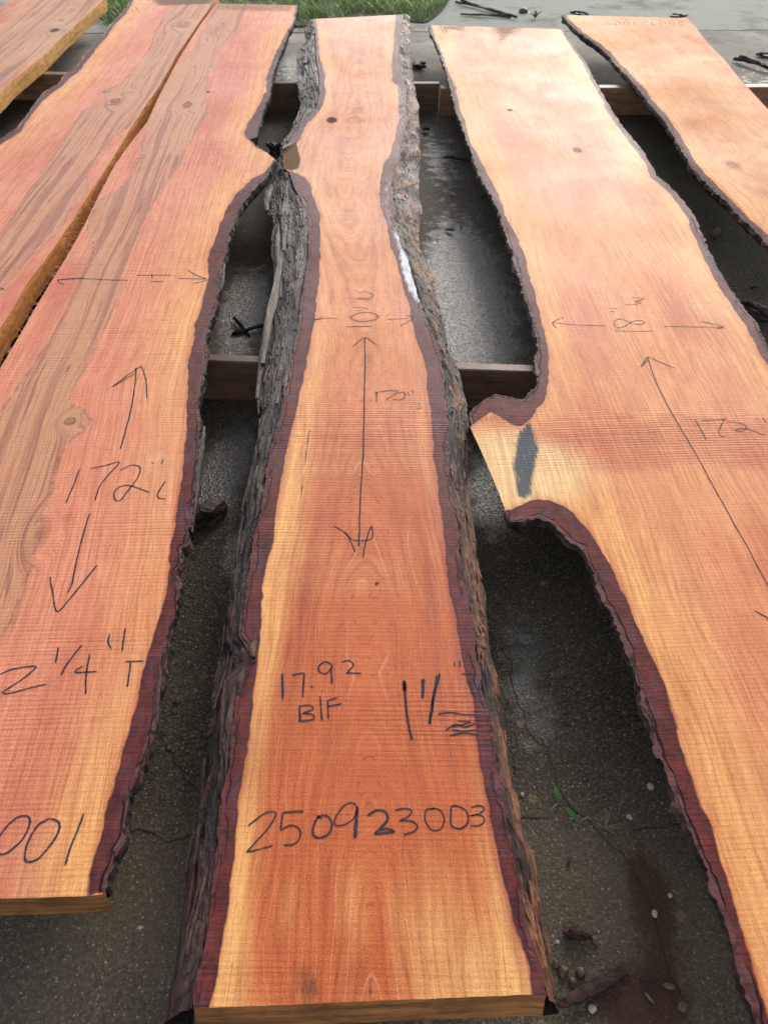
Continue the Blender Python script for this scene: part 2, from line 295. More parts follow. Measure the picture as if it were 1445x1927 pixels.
# ---------------------------------------------------------------- the boards
def build_board(root, outline, z_top, th, mat, side, purple, colour, knots=(), streaks=(), stains=(), flow=None, res=.004,
                clip=None, live_mat=None, rag=.0022, saw=None, end_slant=0.0, taper=0.0, seed=0, bark_name='bark'):
    """outline: [(px, py, tag)], tag of the segment that starts there: L live, S sawn, E end."""
    poly = np.array([W(a, b, z_top)[:2] for a, b, t in outline]); tags = np.array([t for _, _, t in outline])
    x0, y0 = poly.min(0)-res*3; x1, y1 = poly.max(0)+res*3
    nx = int((x1-x0)/res)+1; ny = int((y1-y0)/res)+1
    gx = x0+np.arange(nx)*res; gy = y0+np.arange(ny)*res
    X, Y = np.meshgrid(gx, gy, indexing='ij')
    D, I = sdf(poly, X, Y)
    T = tags[I]; near = np.abs(D) < .03
    jag = (fbm(X*45, Y*45, seed, 3)*rag*1.6 + fbm(X*160, Y*160, seed+5, 2)*rag)
    D = D+np.where(T == 'L', jag, fbm(X*40, Y*40, seed+9, 2)*.0006)
    D = np.where(np.abs(D) < 1e-6, 1e-6, D)
    ins = D < 0
    vid = -np.ones((nx, ny), int); ii, jj = np.nonzero(ins); vid[ii, jj] = np.arange(len(ii))
    V = [np.stack([gx[ii], gy[jj]], 1)]; nv = len(ii)
    cell = ins[:-1, :-1].astype(int)+ins[1:, :-1]+ins[1:, 1:]+ins[:-1, 1:]
    fi, fj = np.nonzero(cell == 4)
    quads = np.stack([vid[fi, fj], vid[fi+1, fj], vid[fi+1, fj+1], vid[fi, fj+1]], 1)
    ev = {}; extra = []; faces = [tuple(q) for q in quads]; segs = {}
    def cut(a, b):
        nonlocal nv
        key = (a, b) if a < b else (b, a)
        if key not in ev:
            (i1, j1), (i2, j2) = key; d1, d2 = D[i1, j1], D[i2, j2]; t = min(max(d1/(d1-d2), .02), .98)
            extra.append((gx[i1]+(gx[i2]-gx[i1])*t, gy[j1]+(gy[j2]-gy[j1])*t)); ev[key] = nv; nv += 1
        return ev[key]
    mi_, mj_ = np.nonzero((cell > 0) & (cell < 4))
    for i, j in zip(mi_.tolist(), mj_.tolist()):
        cs = [(i, j), (i+1, j), (i+1, j+1), (i, j+1)]; ring = []; marks = []
        for q in range(4):
            a, b = cs[q], cs[(q+1) % 4]; ia, ib = ins[a], ins[b]
            if ia: ring.append((vid[a], 0))
            if ia != ib: ring.append((cut(a, b), 1 if ia else 2))     # 1 leaving, 2 entering
        if len(ring) >= 3: faces.append(tuple(r[0] for r in ring))
        n = len(ring)
        for q in range(n):
            if ring[q][1] == 1 and ring[(q+1) % n][1] == 2: segs[ring[q][0]] = ring[(q+1) % n][0]
    V.append(np.array(extra)); V = np.concatenate(V); cx, cy = V[:, 0], V[:, 1]
    ntop = len(V)
    # fields over the face
    Dv, Iv = sdf(poly, cx, cy); Tv = tags[Iv]
    live_ids = tags == 'L'
    edge = np.full(ntop, .5)
    A = poly; B = np.roll(poly, -1, 0)
    for i in np.nonzero(live_ids)[0]:
        e = B[i]-A[i]; t = np.clip(((cx-A[i][0])*e[0]+(cy-A[i][1])*e[1])/(e@e+1e-12), 0, 1)
        edge = np.minimum(edge, np.hypot(cx-A[i][0]-t*e[0], cy-A[i][1]-t*e[1]))
    pur = np.full(ntop, -.5)
    for pl in purple:                            # closed band polygons on the face
        d, _ = sdf(WP(pl, z_top), cx, cy); pur = np.maximum(pur, -d)
    pur = pur+fbm(cx*60, cy*60, seed+2, 2)*.0012
    # warped grain coordinate
    g = cx.copy() if flow is None else flow(cx, cy)
    g = g+.026*fbm(cx*3, cy*1.3, seed+3, 3)+.004*fbm(cx*14, cy*5, seed+4, 2)
    kd = np.zeros(ntop)
    for (kx, ky, a, el, strength) in knots:
        c = W(kx, ky, z_top); dx = cx-c[0]; dy = (cy-c[1])/el; r = np.hypot(dx, dy)+1e-5
        ang = fbm(dx*30+7, dy*30, seed+8, 2)*.25
        out = -dx*(a*a)/(r*r+a*a*.15)*(1.0)
        g = g+np.where(r > a, -dx*(a*a)/(r*r)*1.0, -dx) * sstep(a*6, a*1.2, r)
        g = g+np.where(r < a*2.4, (r+ang*a)*.9*sstep(a*2.4, a*.9, r), 0)
        kd = np.maximum(kd, strength*sstep(a*1.25, a*.45, r*(1+.25*fbm(dx*50, dy*50, 3, 2))))
    st = np.full(ntop, -.5)
    for pl in streaks:
        d, _ = sdf(WP(pl, z_top), cx, cy); st = np.maximum(st, -d)
    rgb = colour(cx, cy, edge, pur)
    rgb = lerp(rgb, np.array([.13, .05, .04]), np.clip(kd*.85, 0, 1)[:, None])
    stc = np.ones((ntop, 3))*np.array([.1, .08, .07]); sam = np.zeros(ntop)
    sam = np.clip(kd*.85, 0, .95); stc = np.where((sam > .02)[:, None], np.array([.085, .032, .026]), stc)
    for (pl, c, amt, soft) in stains:
        d, _ = sdf(WP(pl, z_top), cx, cy); m = sstep(soft, -soft, d)*amt
        stc = np.where((m > sam)[:, None], np.array(c), stc); sam = np.maximum(sam, m)
    # rings of the side wall: board side and (for live edges) bark
    loopstart = list(segs.keys()); cid = {v: n for n, v in enumerate(loopstart)}
    for b in list(segs.values()):
        if b not in cid: cid[b] = len(cid)
    ids = np.array(sorted(cid, key=lambda q: cid[q])); bx, by = cx[ids], cy[ids]
    tg = Tv[ids]; e_ = .006
    nxv = sdf(poly, bx+e_, by)[0]-sdf(poly, bx-e_, by)[0]; nyv = sdf(poly, bx, by+e_)[0]-sdf(poly, bx, by-e_)[0]
    L = np.hypot(nxv, nyv)+1e-9; nxv /= L; nyv /= L
    K = 5; base = ntop; allv = [np.column_stack([cx, cy, np.full(ntop, z_top)])]
    inset = np.where(tg == 'L', .004, 0.0)
    for q in range(1, K+1):
        t = q/K; off = -inset*(1 if q else 0)-.020*t*(tg == 'U')+np.where(tg == 'S', fbm(bx*60, by*60+q*9, seed+q, 2)*.0012, 0)-taper*t*(tg == 'L')
        yo = np.where((tg == 'E') & (nyv < 0), -end_slant*t, 0)
        allv.append(np.column_stack([bx+nxv*off, by+nyv*off+yo, np.full(len(bx), z_top-th*t)]))
    nb = len(ids); mi = [0]*len(faces)
    rid = lambda q, v: (v if q == 0 else base+(q-1)*nb+cid[v])
    for a, b in segs.items():
        m = 1 if Tv[a] == 'S' else 2
        for q in range(K): faces.append((rid(q, b), rid(q, a), rid(q+1, a), rid(q+1, b))); mi.append(m)
    Db = (D+np.where(T == 'L', taper+.004, 0)+np.where(T == 'U', .02, 0))[::3, ::3]; bv_, bf_ = contour_fill(Db, gx[::3], gy[::3])
    nb0 = ntop+K*nb; allv.append(np.column_stack([bv_, np.full(len(bv_), z_top-th+.0002)]))
    for q in bf_: faces.append(tuple(nb0+i for i in q[::-1])); mi.append(2)
    AV = np.concatenate(allv); no = len(AV)-ntop
    o = mesh_obj('plank', AV, faces, [mat, side, M_END], None, False, mi)
    pad = lambda a, v: np.concatenate([a, np.full(no, v)])
    fattr(o, 'grain', pad(g, 0)); fattr(o, 'purple', pad(pur, -.5)); fattr(o, 'edge', pad(edge, .5)); fattr(o, 'streak', pad(st, -.5))
    sw = np.ones(ntop) if saw is None else saw(cx, cy); fattr(o, 'saw', pad(sw, 0)); fattr(o, 'stainamt', pad(sam, 0))
    cattr(o, 'tone', np.vstack([rgb, np.tile([.4, .2, .1], (no, 1))])); cattr(o, 'stain', np.vstack([stc, np.zeros((no, 3))]))
    under(o, root)
    # bark wall
    if live_mat is not None:
        bv = []; bf = []; KK = 9; rel = []; ok = {}
        idl = [v for v in cid if Tv[v] == 'L']
        for n, v in enumerate(idl): ok[v] = n
        idx = np.array([cid[v] for v in idl]); X1, Y1, NX, NY = bx[idx], by[idx], nxv[idx], nyv[idx]; nn = len(idl)
        for q in range(KK):
            t = q/(KK-1)
            rg = fbm((X1+Y1)*38, t*5+X1*20, seed+31, 4)+.55*fbm((X1+Y1)*170, t*9+X1*60, seed+37, 3)
            off = -.0005+(.0005+math.sin(min(1, t*1.4)*math.pi)*.003)+rg*.0055*min(1, t*4)-t*t*taper*1.0
            bv.append(np.column_stack([X1+NX*off, Y1+NY*off, np.full(nn, z_top-.0006-(th)*t)])); rel.append(np.clip(.5+rg*.9, 0, 1))
        for a, b in segs.items():
            if a in ok and b in ok:
                for q in range(KK-1): bf.append((q*nn+ok[b], q*nn+ok[a], (q+1)*nn+ok[a], (q+1)*nn+ok[b]))
        bo = mesh_obj(bark_name, np.concatenate(bv), bf, live_mat, None, False); fattr(bo, 'relief', np.concatenate(rel)); under(bo, root)
    return o

# strokes written on a board
def strokes(root, lines, z, wid=.0032, name='writing'):
    V = []; Fs = []; den = []
    for ln in lines:
        pts, wm = (ln if isinstance(ln, tuple) and isinstance(ln[0], list) else (ln, 1.0))
        w3 = np.array([W(a, b, z)[:2] for a, b in pts])
        if len(w3) < 2: continue
        s = smooth_line(w3, .0025) if len(w3) > 2 else np.array([w3[0]+(w3[1]-w3[0])*t for t in np.linspace(0, 1, max(3, int(np.linalg.norm(w3[1]-w3[0])/.0025)))])
        s = s+np.column_stack([fbm(s[:, 0]*60, s[:, 1]*60, 3, 2), fbm(s[:, 0]*60, s[:, 1]*60, 4, 2)])*.0007
        d = np.gradient(s, axis=0); d /= np.linalg.norm(d, axis=1)[:, None]+1e-9; nrm = np.column_stack([-d[:, 1], d[:, 0]])
        hw = wid*wm*.5*(1+.25*fbm(s[:, 0]*90, s[:, 1]*90, 8, 2)); n0 = len(V)
        hw[0] *= .5; hw[-1] *= .5
        for k in range(len(s)):
            for q, off in enumerate((-1, -.33, .33, 1)):
                p = s[k]+nrm[k]*hw[k]*off; V.append((p[0], p[1], z+.0006)); den.append(.45 if q in (0, 3) else .85)
            if k:
                for q in range(3): a = n0+(k-1)*4+q; Fs.append((a, a+1, a+5, a+4))
    # faces must look up
    V2 = np.array(V); out = []
    for q in Fs:
        a, b, c = V2[q[0]], V2[q[1]], V2[q[2]]
        out.append(q if np.cross(b-a, c-a)[2] > 0 else q[::-1])
    o = mesh_obj(name, V, out, M_INK); fattr(o, 'pressure', den); under(o, root); return o

def shard(V, Fs, rel, c, dirv, upv, L, wd, th, rnd, tilt=0.):
    """a torn sliver of bark, long axis dirv"""
    d = np.array(dirv, float); d /= np.linalg.norm(d); u = np.array(upv, float); u -= d*(u@d); u /= np.linalg.norm(u); s = np.cross(d, u)
    n = max(4, min(12, int(L/.008))); n0 = len(V); off = 0; ph = rnd.random()*9
    for k in range(n+1):
        t = k/n; prof = math.sin(math.pi*min(1, max(0, .08+t*.84)))**.55*(.8+.4*rnd.random()); off += rnd.uniform(-.1, .1)*wd
        ctr = np.array(c)+d*(t-.5)*L+s*off+u*(math.sin(t*3+ph)*th*.6+tilt*(t-.5)*L)
        for (a, b) in ((-.5, -.3), (-.42, .45), (0, .62), (.42, .4), (.5, -.3), (0, -.5)):
            V.append(tuple(ctr+s*a*wd*prof*rnd.uniform(.85, 1.15)+u*b*th*rnd.uniform(.7, 1.3))); rel.append(.85 if b > .3 else .25)
        if k:
            for q in range(6): a0 = n0+(k-1)*6; Fs.append((a0+q, a0+(q+1) % 6, a0+6+(q+1) % 6, a0+6+q))
    Fs.append(tuple(n0+q for q in range(5, -1, -1))); Fs.append(tuple(n0+n*6+q for q in range(6)))

def bark_strip(root, inner, outer, z_top, z_out, z_bot, mat, amp, seed, side, shards, label=None, plate=None):
    """sloping bark between the traced top arris (inner) and the traced outer silhouette (outer)"""
    inn = WP(inner, z_top-.0015); out = WP(outer, z_out)
    if inn[0][1] < inn[-1][1]: inn = inn[::-1]
    if out[0][1] < out[-1][1]: out = out[::-1]
    ya = min(inn[0][1], out[0][1]); yb = max(inn[-1][1], out[-1][1])
    n = int((inn[0][1]-inn[-1][1])/.0028)
    s = np.linspace(0, 1, n); fine_in = smooth_line(inn, .004); fine_out = smooth_line(out, .004)
    def bypar(line, yy):
        o = np.argsort(line[:, 1]); return np.interp(yy, line[o, 1], line[o, 0])
    yi = lerp(inn[0][1], inn[-1][1], s); yo = lerp(out[0][1], out[-1][1], s)
    xi = bypar(fine_in, yi); xo = bypar(fine_out, yo)
    R = 34; V = np.zeros((n, R+7, 3)); rel = np.zeros((n, R+7))
    for r in range(R+1):
        v = r/R; x = lerp(xi, xo, v); y = lerp(yi, yo, v); z = z_top-.0015-(z_top-z_out)*(v**1.25)
        wdt = np.abs(xo-xi)
        u = v*wdt
        rid = 1-np.abs(fbm(u*75+fbm(y*6, u*20, seed+2, 2)*1.2, y*(4.2 if side < 0 else 7), seed, 4))*2.6
        pl = fbm(u*38+3, y*(7 if side < 0 else 11), seed+11, 3); steps = np.floor((pl+1)*3.2)/3.2-1
        hgt = amp*(rid*.6+steps*.9+.22*fbm(u*320, y*60, seed+4, 2))
        env = sstep(0, .10, v)
        groove = -amp*1.1*np.exp(-((u-.004)/.003)**2)*sstep(-.1, .25, vn(y*4, y*0, seed+20))
        dsp = hgt*env+groove
        V[:, r, 0] = x+side*dsp*(.35+.5*v); V[:, r, 1] = y; V[:, r, 2] = np.minimum(z+dsp*.85*(1-.3*v), z_top-.0005+.004*env)
        rel[:, r] = np.clip(.45+(hgt/amp)*.45, 0, 1)
    for q in range(1, 7):
        t = q/6; V[:, R+q, 0] = V[:, R, 0]-side*(t**1.5)*.03+side*.004*math.sin(t*3)*(1); V[:, R+q, 1] = V[:, R, 1]; V[:, R+q, 2] = lerp(V[:, R, 2], z_bot+.001, t); rel[:, R+q] = .2
    RR = R+7; vv = list(map(tuple, V.reshape(-1, 3))); rl = list(rel.ravel()); fs = []
    for k in range(n-1):
        for r in range(RR-1):
            a = k*RR+r; q = (a, a+1, a+RR+1, a+RR); fs.append(q if side < 0 else q[::-1])
    rnd = random.Random(seed)
    for _ in range(shards):
        k = rnd.randrange(20, n-20); r = int(rnd.uniform(.12, 1.0)*R); p = V[k, r]; d = V[k+12 if k+12 < n else n-1, r]-V[max(k-12, 0), r]
        wl = rnd.uniform(.02, .11) if side < 0 else rnd.uniform(.010, .04); upn = np.array([side*(.5+.6*r/R), 0, 1.0])
        if plate and not (plate[0] < k/n < plate[1]) and rnd.random() < .5: continue
        shard(vv, fs, rl, p+upn*.001, d, upn, wl, rnd.uniform(.002, .006)*(1.5 if side < 0 else 1), rnd.uniform(.0012, .003)*(1.4 if side < 0 else 1), rnd, rnd.uniform(-.03, .03))
    # closed ends
    o = mesh_obj('bark', vv, fs, mat, None, False); fattr(o, 'relief', rl); under(o, root)
    if label: o['label'] = label
    return o

def fibres(root, line, z, n, side, seed, mat):
    rnd = random.Random(seed); V = []; Fs = []; ln = smooth_line(WP(line, z), .004)
    for _ in range(n):
        p = ln[rnd.randrange(len(ln))]; L = rnd.uniform(.006, .03)*(1.8 if rnd.random() < .12 else 1); a = rnd.uniform(.5, 1.35); cur = rnd.uniform(-1.2, .6)
        zz = z-.001-rnd.random()*.004; pts = []; x, y, h = p[0], p[1], zz
        for k in range(6):
            pts.append((x, y, h)); x += side*math.cos(a)*L/5; y -= -math.sin(a)*L/5; h += rnd.uniform(-.0012, .0012)-.0004; a += cur/5
        w0 = rnd.uniform(.0005, .0012); n0 = len(V)
        for k, q in enumerate(pts):
            ww = w0*(1-k/6.5); V += [(q[0], q[1]-ww, q[2]), (q[0], q[1]+ww, q[2]), (q[0], q[1], q[2]+ww)]
            if k:
                b = n0+(k-1)*3
                for e in range(3): Fs.append((b+e, b+(e+1) % 3, b+3+(e+1) % 3, b+3+e))
    o = mesh_obj('splinters', V, Fs, mat); o['kind'] = 'stuff'; under(o, root); return o
M_FIB = plain('raw_fibre', (.75, .42, .2), (.6, .3, .14), 60., .6)

Z0, ZT, ZTK = .112, .150, .168                   # beam tops, thin boards, thick boards
TH, TK = .038, .056

# --- colour fields (wood's own colours)
def mixrgb(a, b, t): return np.asarray(a)[None, :]*(1-t[:, None])+np.asarray(b)[None, :]*t[:, None] if np.asarray(a).ndim == 1 else a*(1-t[:, None])+np.asarray(b)[None, :]*t[:, None]
SAP, HEART, PINK, RED = (.90, .47, .155), (.56, .135, .040), (.78, .30, .175), (.60, .165, .095)

def col_left(x, y, e, p):
    n = fbm(x*9, y*2.2, 40, 4); n2 = fbm(x*22, y*5, 44, 3); c = mixrgb(PINK, RED, sstep(-.1, .7, n+.3*n2)*.75)
    d = -p; s = sstep(.15, .0, d+.04*n)*.9; s = s*(.72+.4*fbm(x*3, y*3, 47, 2))
    c = mixrgb(c, SAP, np.clip(s, 0, 1)); return mixrgb(c, (.80, .48, .26), sstep(.25, .8, fbm(x*6, y*9, 49, 3))*.35)
def col_mid(x, y, e, p):
    n = fbm(x*12, y*2.0, 50, 4); n2 = fbm(x*30, y*4, 51, 3)
    xl = -p; cw = WP([(680, 30), (670, 300), (690, 640), (670, 900), (665, 1300), (685, 1880)], ZT); oc = np.argsort(cw[:, 1]); xr = x-np.interp(y, cw[oc, 1], cw[oc, 0])
    rside = sstep(-.02, .05, xr); c = mixrgb(SAP, HEART, np.clip(sstep(.0, .055, xl+.036*n+.02*n2)+rside*.65*(1-sstep(.45, .28, y)), 0, 1))
    c = mixrgb(c, (.80, .35, .14), sstep(.8, 1.9, y)*.6); c = mixrgb(c, (.30, .045, .04), sstep(.016, .0, xl+.012*n2)*rside*.7*sstep(1.6, .8, y))
    c = mixrgb(c, (.30, .07, .035), sstep(.15, .75, n2+.35*fbm(x*5, y*10, 54, 2))*.40)
    tb = sstep(.05, .6, fbm(x*2, y*7, 52, 3)); c = mixrgb(c, (.74, .36, .14), tb*.42)
    near = sstep(.42, .24, y); c = mixrgb(c, (.92, .56, .20), near*.6*sstep(-.4, .3, fbm(x*14, y*6, 53, 3)))
    return c
def col_right(x, y, e, p):
    n = fbm(x*8, y*2.4, 60, 4); n2 = fbm(x*20, y*5, 61, 3)
    c = mixrgb((.80, .35, .15), (.66, .215, .095), sstep(-.2, .6, n)); c = mixrgb(c, SAP, sstep(.12, 0, -p+.03*n)*.75)
    c = mixrgb(c, (.46, .12, .045), sstep(.1, .8, n2)*.35)
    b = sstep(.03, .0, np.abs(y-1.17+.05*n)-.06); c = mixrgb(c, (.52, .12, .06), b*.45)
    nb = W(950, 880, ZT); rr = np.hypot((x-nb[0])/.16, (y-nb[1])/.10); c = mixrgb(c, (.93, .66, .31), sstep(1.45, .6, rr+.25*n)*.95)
    return c
def col_far(x, y, e, p):
    n = fbm(x*7, y*3, 70, 4); c = mixrgb((.78, .42, .18), (.70, .30, .11), sstep(-.2, .5, n)); c = mixrgb(c, (.45, .17, .07), sstep(.1, .7, fbm(x*9, y*9, 71, 4))*.45)
    return mixrgb(c, SAP, sstep(.08, 0, -p)*.6)
def col_corner(x, y, e, p):
    n = fbm(x*10, y*2, 80, 4); c = mixrgb((.66, .34, .15), (.55, .17, .09), sstep(-.1, .4, n)); return mixrgb(c, (.30, .15, .10), sstep(.1, .5, fbm(x*22, y*3, 81, 4))*.5)

# ============================================================ SLAB at the far left corner
r0 = empty('wood_slab', (-1.6, 3.4, Z0))
tag(r0, 'thick board in the top left corner with a broad ochre sawn edge and dark curling grain', 'wood slab', 'freshly sawn slabs laid side by side')
o0 = [(200, -4, 'S'), (117, 70, 'S'), (80, 107, 'S'), (23, 153, 'S'), (0, 177, 'S'), (-110, 288, 'S'), (-330, 510, 'E'), (-420, 440, 'L'), (-200, 190, 'L'), (-90, 80, 'L'), (-20, 25, 'L'), (6, 10, 'L'), (24, -4, 'E')]
build_board(r0, o0, ZTK, TK, M_LEFT, M_OCHRE, [], col_corner, knots=[(103, 57, .03, 1.5, .9), (116, 38, .018, 1.5, .7)],
            streaks=[[(190, -2), (150, 33), (100, 78), (20, 145), (-90, 250), (-110, 150), (-10, 70), (60, 15), (80, -3)]], live_mat=M_BARK_D, res=.005, seed=100, rag=.002)

# ============================================================ SLAB with live edge left of the long gap
r1 = empty('wood_slab', (-.9, 2.4, Z0))
tag(r1, 'pink thick board left of the narrow straight gap, its left edge live and its far end stained grey', 'wood slab', 'freshly sawn slabs laid side by side')
e1L = [(251, -14), (248, 0), (233, 20), (207, 47), (197, 63), (173, 87), (147, 123), (123, 140), (110, 157), (83, 173), (63, 197), (50, 217), (33, 240), (0, 262), (-60, 292), (-160, 340), (-260, 420)]
sw1 = [(411, -14), (403, 2), (333, 103), (300, 163), (273, 200), (247, 240), (213, 297), (187, 337), (160, 377), (140, 410), (113, 450), (90, 482), (53, 532), (20, 589), (0, 619), (-60, 722), (-230, 1010)]
o1 = [(a, b, 'S') for a, b in sw1[:-1]]+[(*sw1[-1], 'E'), (-520, 780, 'E')]+[(a, b, 'L') for a, b in e1L[::-1][:-1]]+[(*e1L[0], 'E')]
p1 = e1L+[(-250, 430), (-150, 352), (-55, 303), (4, 272), (40, 247), (57, 222), (72, 203), (92, 180), (118, 163), (132, 147), (155, 129), (181, 92), (204, 67), (214, 51), (239, 23), (252, 0), (255, -14)]
k1 = [(217, 190, .032, 1.9, .62), (343, 47, .040, 1.9, .50), (200, 172, .02, 1.5, .55)]
s1 = [[(345, -12), (337, 10), (310, 30), (293, 67), (280, 97), (253, 133), (230, 157), (200, 167), (197, 197), (157, 210), (140, 240), (103, 293), (77, 327), (50, 370), (20, 417), (0, 443), (-60, 520), (-200, 720),
       (-80, 650), (0, 540), (60, 482), (117, 433), (127, 400), (153, 377), (163, 360), (167, 320), (180, 293), (213, 260), (263, 227), (300, 163), (333, 103), (400, 5), (408, -12)]]
def flow1(x, y):
    a = WP(sw1, ZTK); o = np.argsort(a[:, 1]); return x-np.interp(y, a[o, 1], a[o, 0])
build_board(r1, o1, ZTK, TK, M_LEFT, M_SIDE, [p1], col_left, k1, s1, flow=flow1,
            stains=[([(290, -14), (286, 3), (300, 12), (340, 10), (400, 8), (412, -14)], (.17, .12, .09), .8, .05)], live_mat=M_BARK_D, seed=110, taper=.008)
fibres(r1, sw1[3:], ZTK, 90, 1, 5, M_FIB)
strokes(r1, crop([(-14, 178), (25, 187), (2, 194)], 0, 482) and [crop([(-14, 178), (25, 187), (2, 194)], 0, 482), crop([(745, 50), (752, 66)], 0, 0), crop([(770, 42), (782, 62)], 0, 0)], ZTK)

# ============================================================ SLAB 001
r2 = empty('wood_slab', (-.45, 2.0, Z0))
tag(r2, 'thick pink board marked 172 and 001 with a swirling olive heart streak, ragged purple live edge on its right', 'wood slab', 'freshly sawn slabs laid side by side')
sw2 = [(408, 7), (377, 47), (337, 110), (300, 180), (277, 230), (240, 277), (213, 317), (187, 367), (163, 417), (127, 482), (100, 525), (70, 575), (43, 622), (0, 695), (-60, 797), (-160, 968), (-330, 1258), (-585, 1700)]
e2R = [(562, 10), (554, 43), (544, 60), (532, 93), (522, 117), (512, 147), (509, 177), (495, 207), (489, 233), (483, 258), (470, 262), (482, 273), (502, 287), (519, 300), (509, 320), (495, 340), (480, 357), (467, 370), (450, 393),
       (443, 417), (433, 440), (430, 467), (423, 482), (420, 515), (412, 545), (410, 572), (397, 609), (388, 642), (387, 682), (382, 722), (373, 765), (377, 799), (376, 849), (372, 899), (366, 932), (360, 964), (357, 1024),
       (345, 1034), (342, 1064), (333, 1077), (342, 1101), (333, 1151), (323, 1197), (313, 1247), (300, 1300), (292, 1364), (287, 1390), (277, 1421), (267, 1450), (257, 1473), (247, 1503), (242, 1546), (237, 1579), (222, 1599),
       (217, 1619), (203, 1653), (198, 1683)]
w2R = [(559, 8), (550, 43), (532, 73), (514, 110), (502, 143), (500, 173), (482, 207), (467, 230), (458, 248), (464, 262), (482, 277), (500, 286), (516, 299), (500, 322), (482, 333), (473, 337), (460, 350), (443, 367), (427, 393), (413, 420),
       (403, 450), (392, 482), (388, 532), (380, 565), (370, 609), (362, 649), (353, 689), (350, 732), (352, 775), (353, 805), (347, 849), (340, 899), (330, 964), (322, 1021), (318, 1064), (310, 1107), (297, 1157), (283, 1211),
       (270, 1257), (253, 1324), (233, 1397), (218, 1446), (207, 1489), (193, 1536), (183, 1579), (173, 1633), (163, 1690)]
o2 = [(a, b, 'L') for a, b in e2R[:-1]]+[(*e2R[-1], 'E'), (167, 1686, 'E'), (0, 1692, 'E')]+[(a, b, 'S') for a, b in sw2[::-1][:-1]]+[(*sw2[0], 'E')]
p2 = [(a+(12 if i < 6 else 14), b) for i, (a, b) in enumerate(e2R)]+w2R[::-1]
k2 = [(353, 197, .028, 2.0, .62), (410, 53, .035, 2.2, .48), (133, 792, .017, 1.15, .62), (392, 173, .012, 1.2, .8), (80, 1000, .02, 2.2, .3)]
s2 = [[(409, 8), (385, 50), (365, 100), (330, 130), (303, 175), (285, 225), (278, 240), (268, 290), (245, 335), (215, 360), (190, 380), (165, 425), (175, 455), (170, 482), (123, 592), (73, 669), (33, 735), (0, 782), (-100, 960), (-200, 1200), (-300, 1500), (-250, 1695),
       (-100, 1500), (0, 1220), (27, 1164), (50, 1091), (72, 1014), (85, 964), (100, 899), (113, 855), (133, 829), (165, 805), (170, 790), (160, 772), (137, 758), (133, 745), (170, 669), (197, 615), (220, 572), (242, 482), (263, 430), (287, 383), (320, 330), (343, 293), (367, 253),
       (390, 210), (386, 190), (388, 167), (390, 140), (413, 90), (443, 57), (463, 13), (463, 8)]]
def flow2(x, y):
    a = WP(w2R, ZTK); o = np.argsort(a[:, 1]); c = WP([(409, 8), (350, 110), (300, 220), (240, 340), (205, 440), (140, 580), (70, 720), (40, 850), (0, 1000), (-60, 1200), (-200, 1695)], ZTK); oc = np.argsort(c[:, 1])
    xc = np.interp(y, c[oc, 1], c[oc, 0]); return .35*x+.65*(x-xc)
build_board(r2, o2, ZTK, TK, M_LEFT, M_SIDE, [p2], col_left, k2, s2, flow=flow2, live_mat=M_BARK_D, seed=120, taper=.035, rag=.004,
            stains=[([(408, 6), (404, 20), (470, 22), (556, 24), (561, 9)], (.22, .16, .12), .55, .05)], end_slant=0.0)
fibres(r2, sw2[5:16], ZTK, 260, -1, 6, M_FIB)
A4 = lambda p: crop(p, 0, 482); A7 = lambda p: crop(p, 0, 964); A10 = lambda p: crop(p, 0, 1446)
strokes(r2, [A4([(325, 135), (480, 128), (600, 134), (725, 137)]), A4([(325, 135), (340, 150), (365, 162)]), A4([(325, 135), (400, 127), (480, 122)]), A4([(770, 110), (970, 108)]), A4([(860, 97), (860, 127)]), A4([(850, 145), (925, 143)]),
    A4([(1005, 127), (1170, 130)]), A4([(1060, 80), (1110, 108), (1170, 130)]), A4([(1090, 157), (1170, 137)]),
    (A4([(770, 630), (765, 720), (740, 870), (710, 990), (682, 1090)]), 1.1), A4([(632, 742), (700, 690), (800, 620)]), A4([(640, 738), (770, 660)]), A4([(800, 620), (825, 700), (832, 808)]),
    A4([(450, 1205), (415, 1300), (375, 1395)]), A4([(515, 1200), (600, 1182), (675, 1165), (610, 1240), (560, 1310), (540, 1380)]),
    A4([(680, 1210), (740, 1182), (790, 1192), (780, 1250), (720, 1330), (680, 1380), (650, 1375), (650, 1330), (690, 1298), (750, 1300), (845, 1335)]), A4([(857, 1166), (872, 1171)]), A4([(925, 1145), (912, 1175)]),
    A4([(935, 1270), (905, 1320), (890, 1350), (900, 1368), (935, 1372)]),
    A7([(510, 5), (470, 130), (430, 300), (410, 400), (385, 455)]), A7([(285, 365), (300, 460), (325, 560), (400, 485), (470, 400), (550, 300)]),
    A7([(5, 915), (80, 885), (205, 875), (120, 950), (20, 1015), (60, 1022), (160, 995), (265, 972)]), A7([(332, 762), (318, 850)]), A7([(467, 748), (400, 830), (345, 920)]), A7([(475, 865), (430, 905), (550, 900)]),
    A7([(510, 800), (492, 900), (487, 1028)]), A7([(625, 685), (612, 730), (628, 770)]), A7([(710, 655), (690, 785)]), A7([(708, 843), (815, 840)]), A7([(740, 843), (722, 990)]),
    A10([(160, 268), (175, 300), (140, 385), (80, 450), (20, 487), (-30, 470), (-20, 420), (30, 340), (100, 280), (160, 268)]),
    A10([(285, 283), (330, 300), (335, 350), (290, 430), (220, 510), (160, 528), (142, 500), (160, 420), (210, 330), (260, 295), (285, 283)]), A10([(475, 255), (450, 330), (400, 450), (370, 548)])], ZTK, .0029)
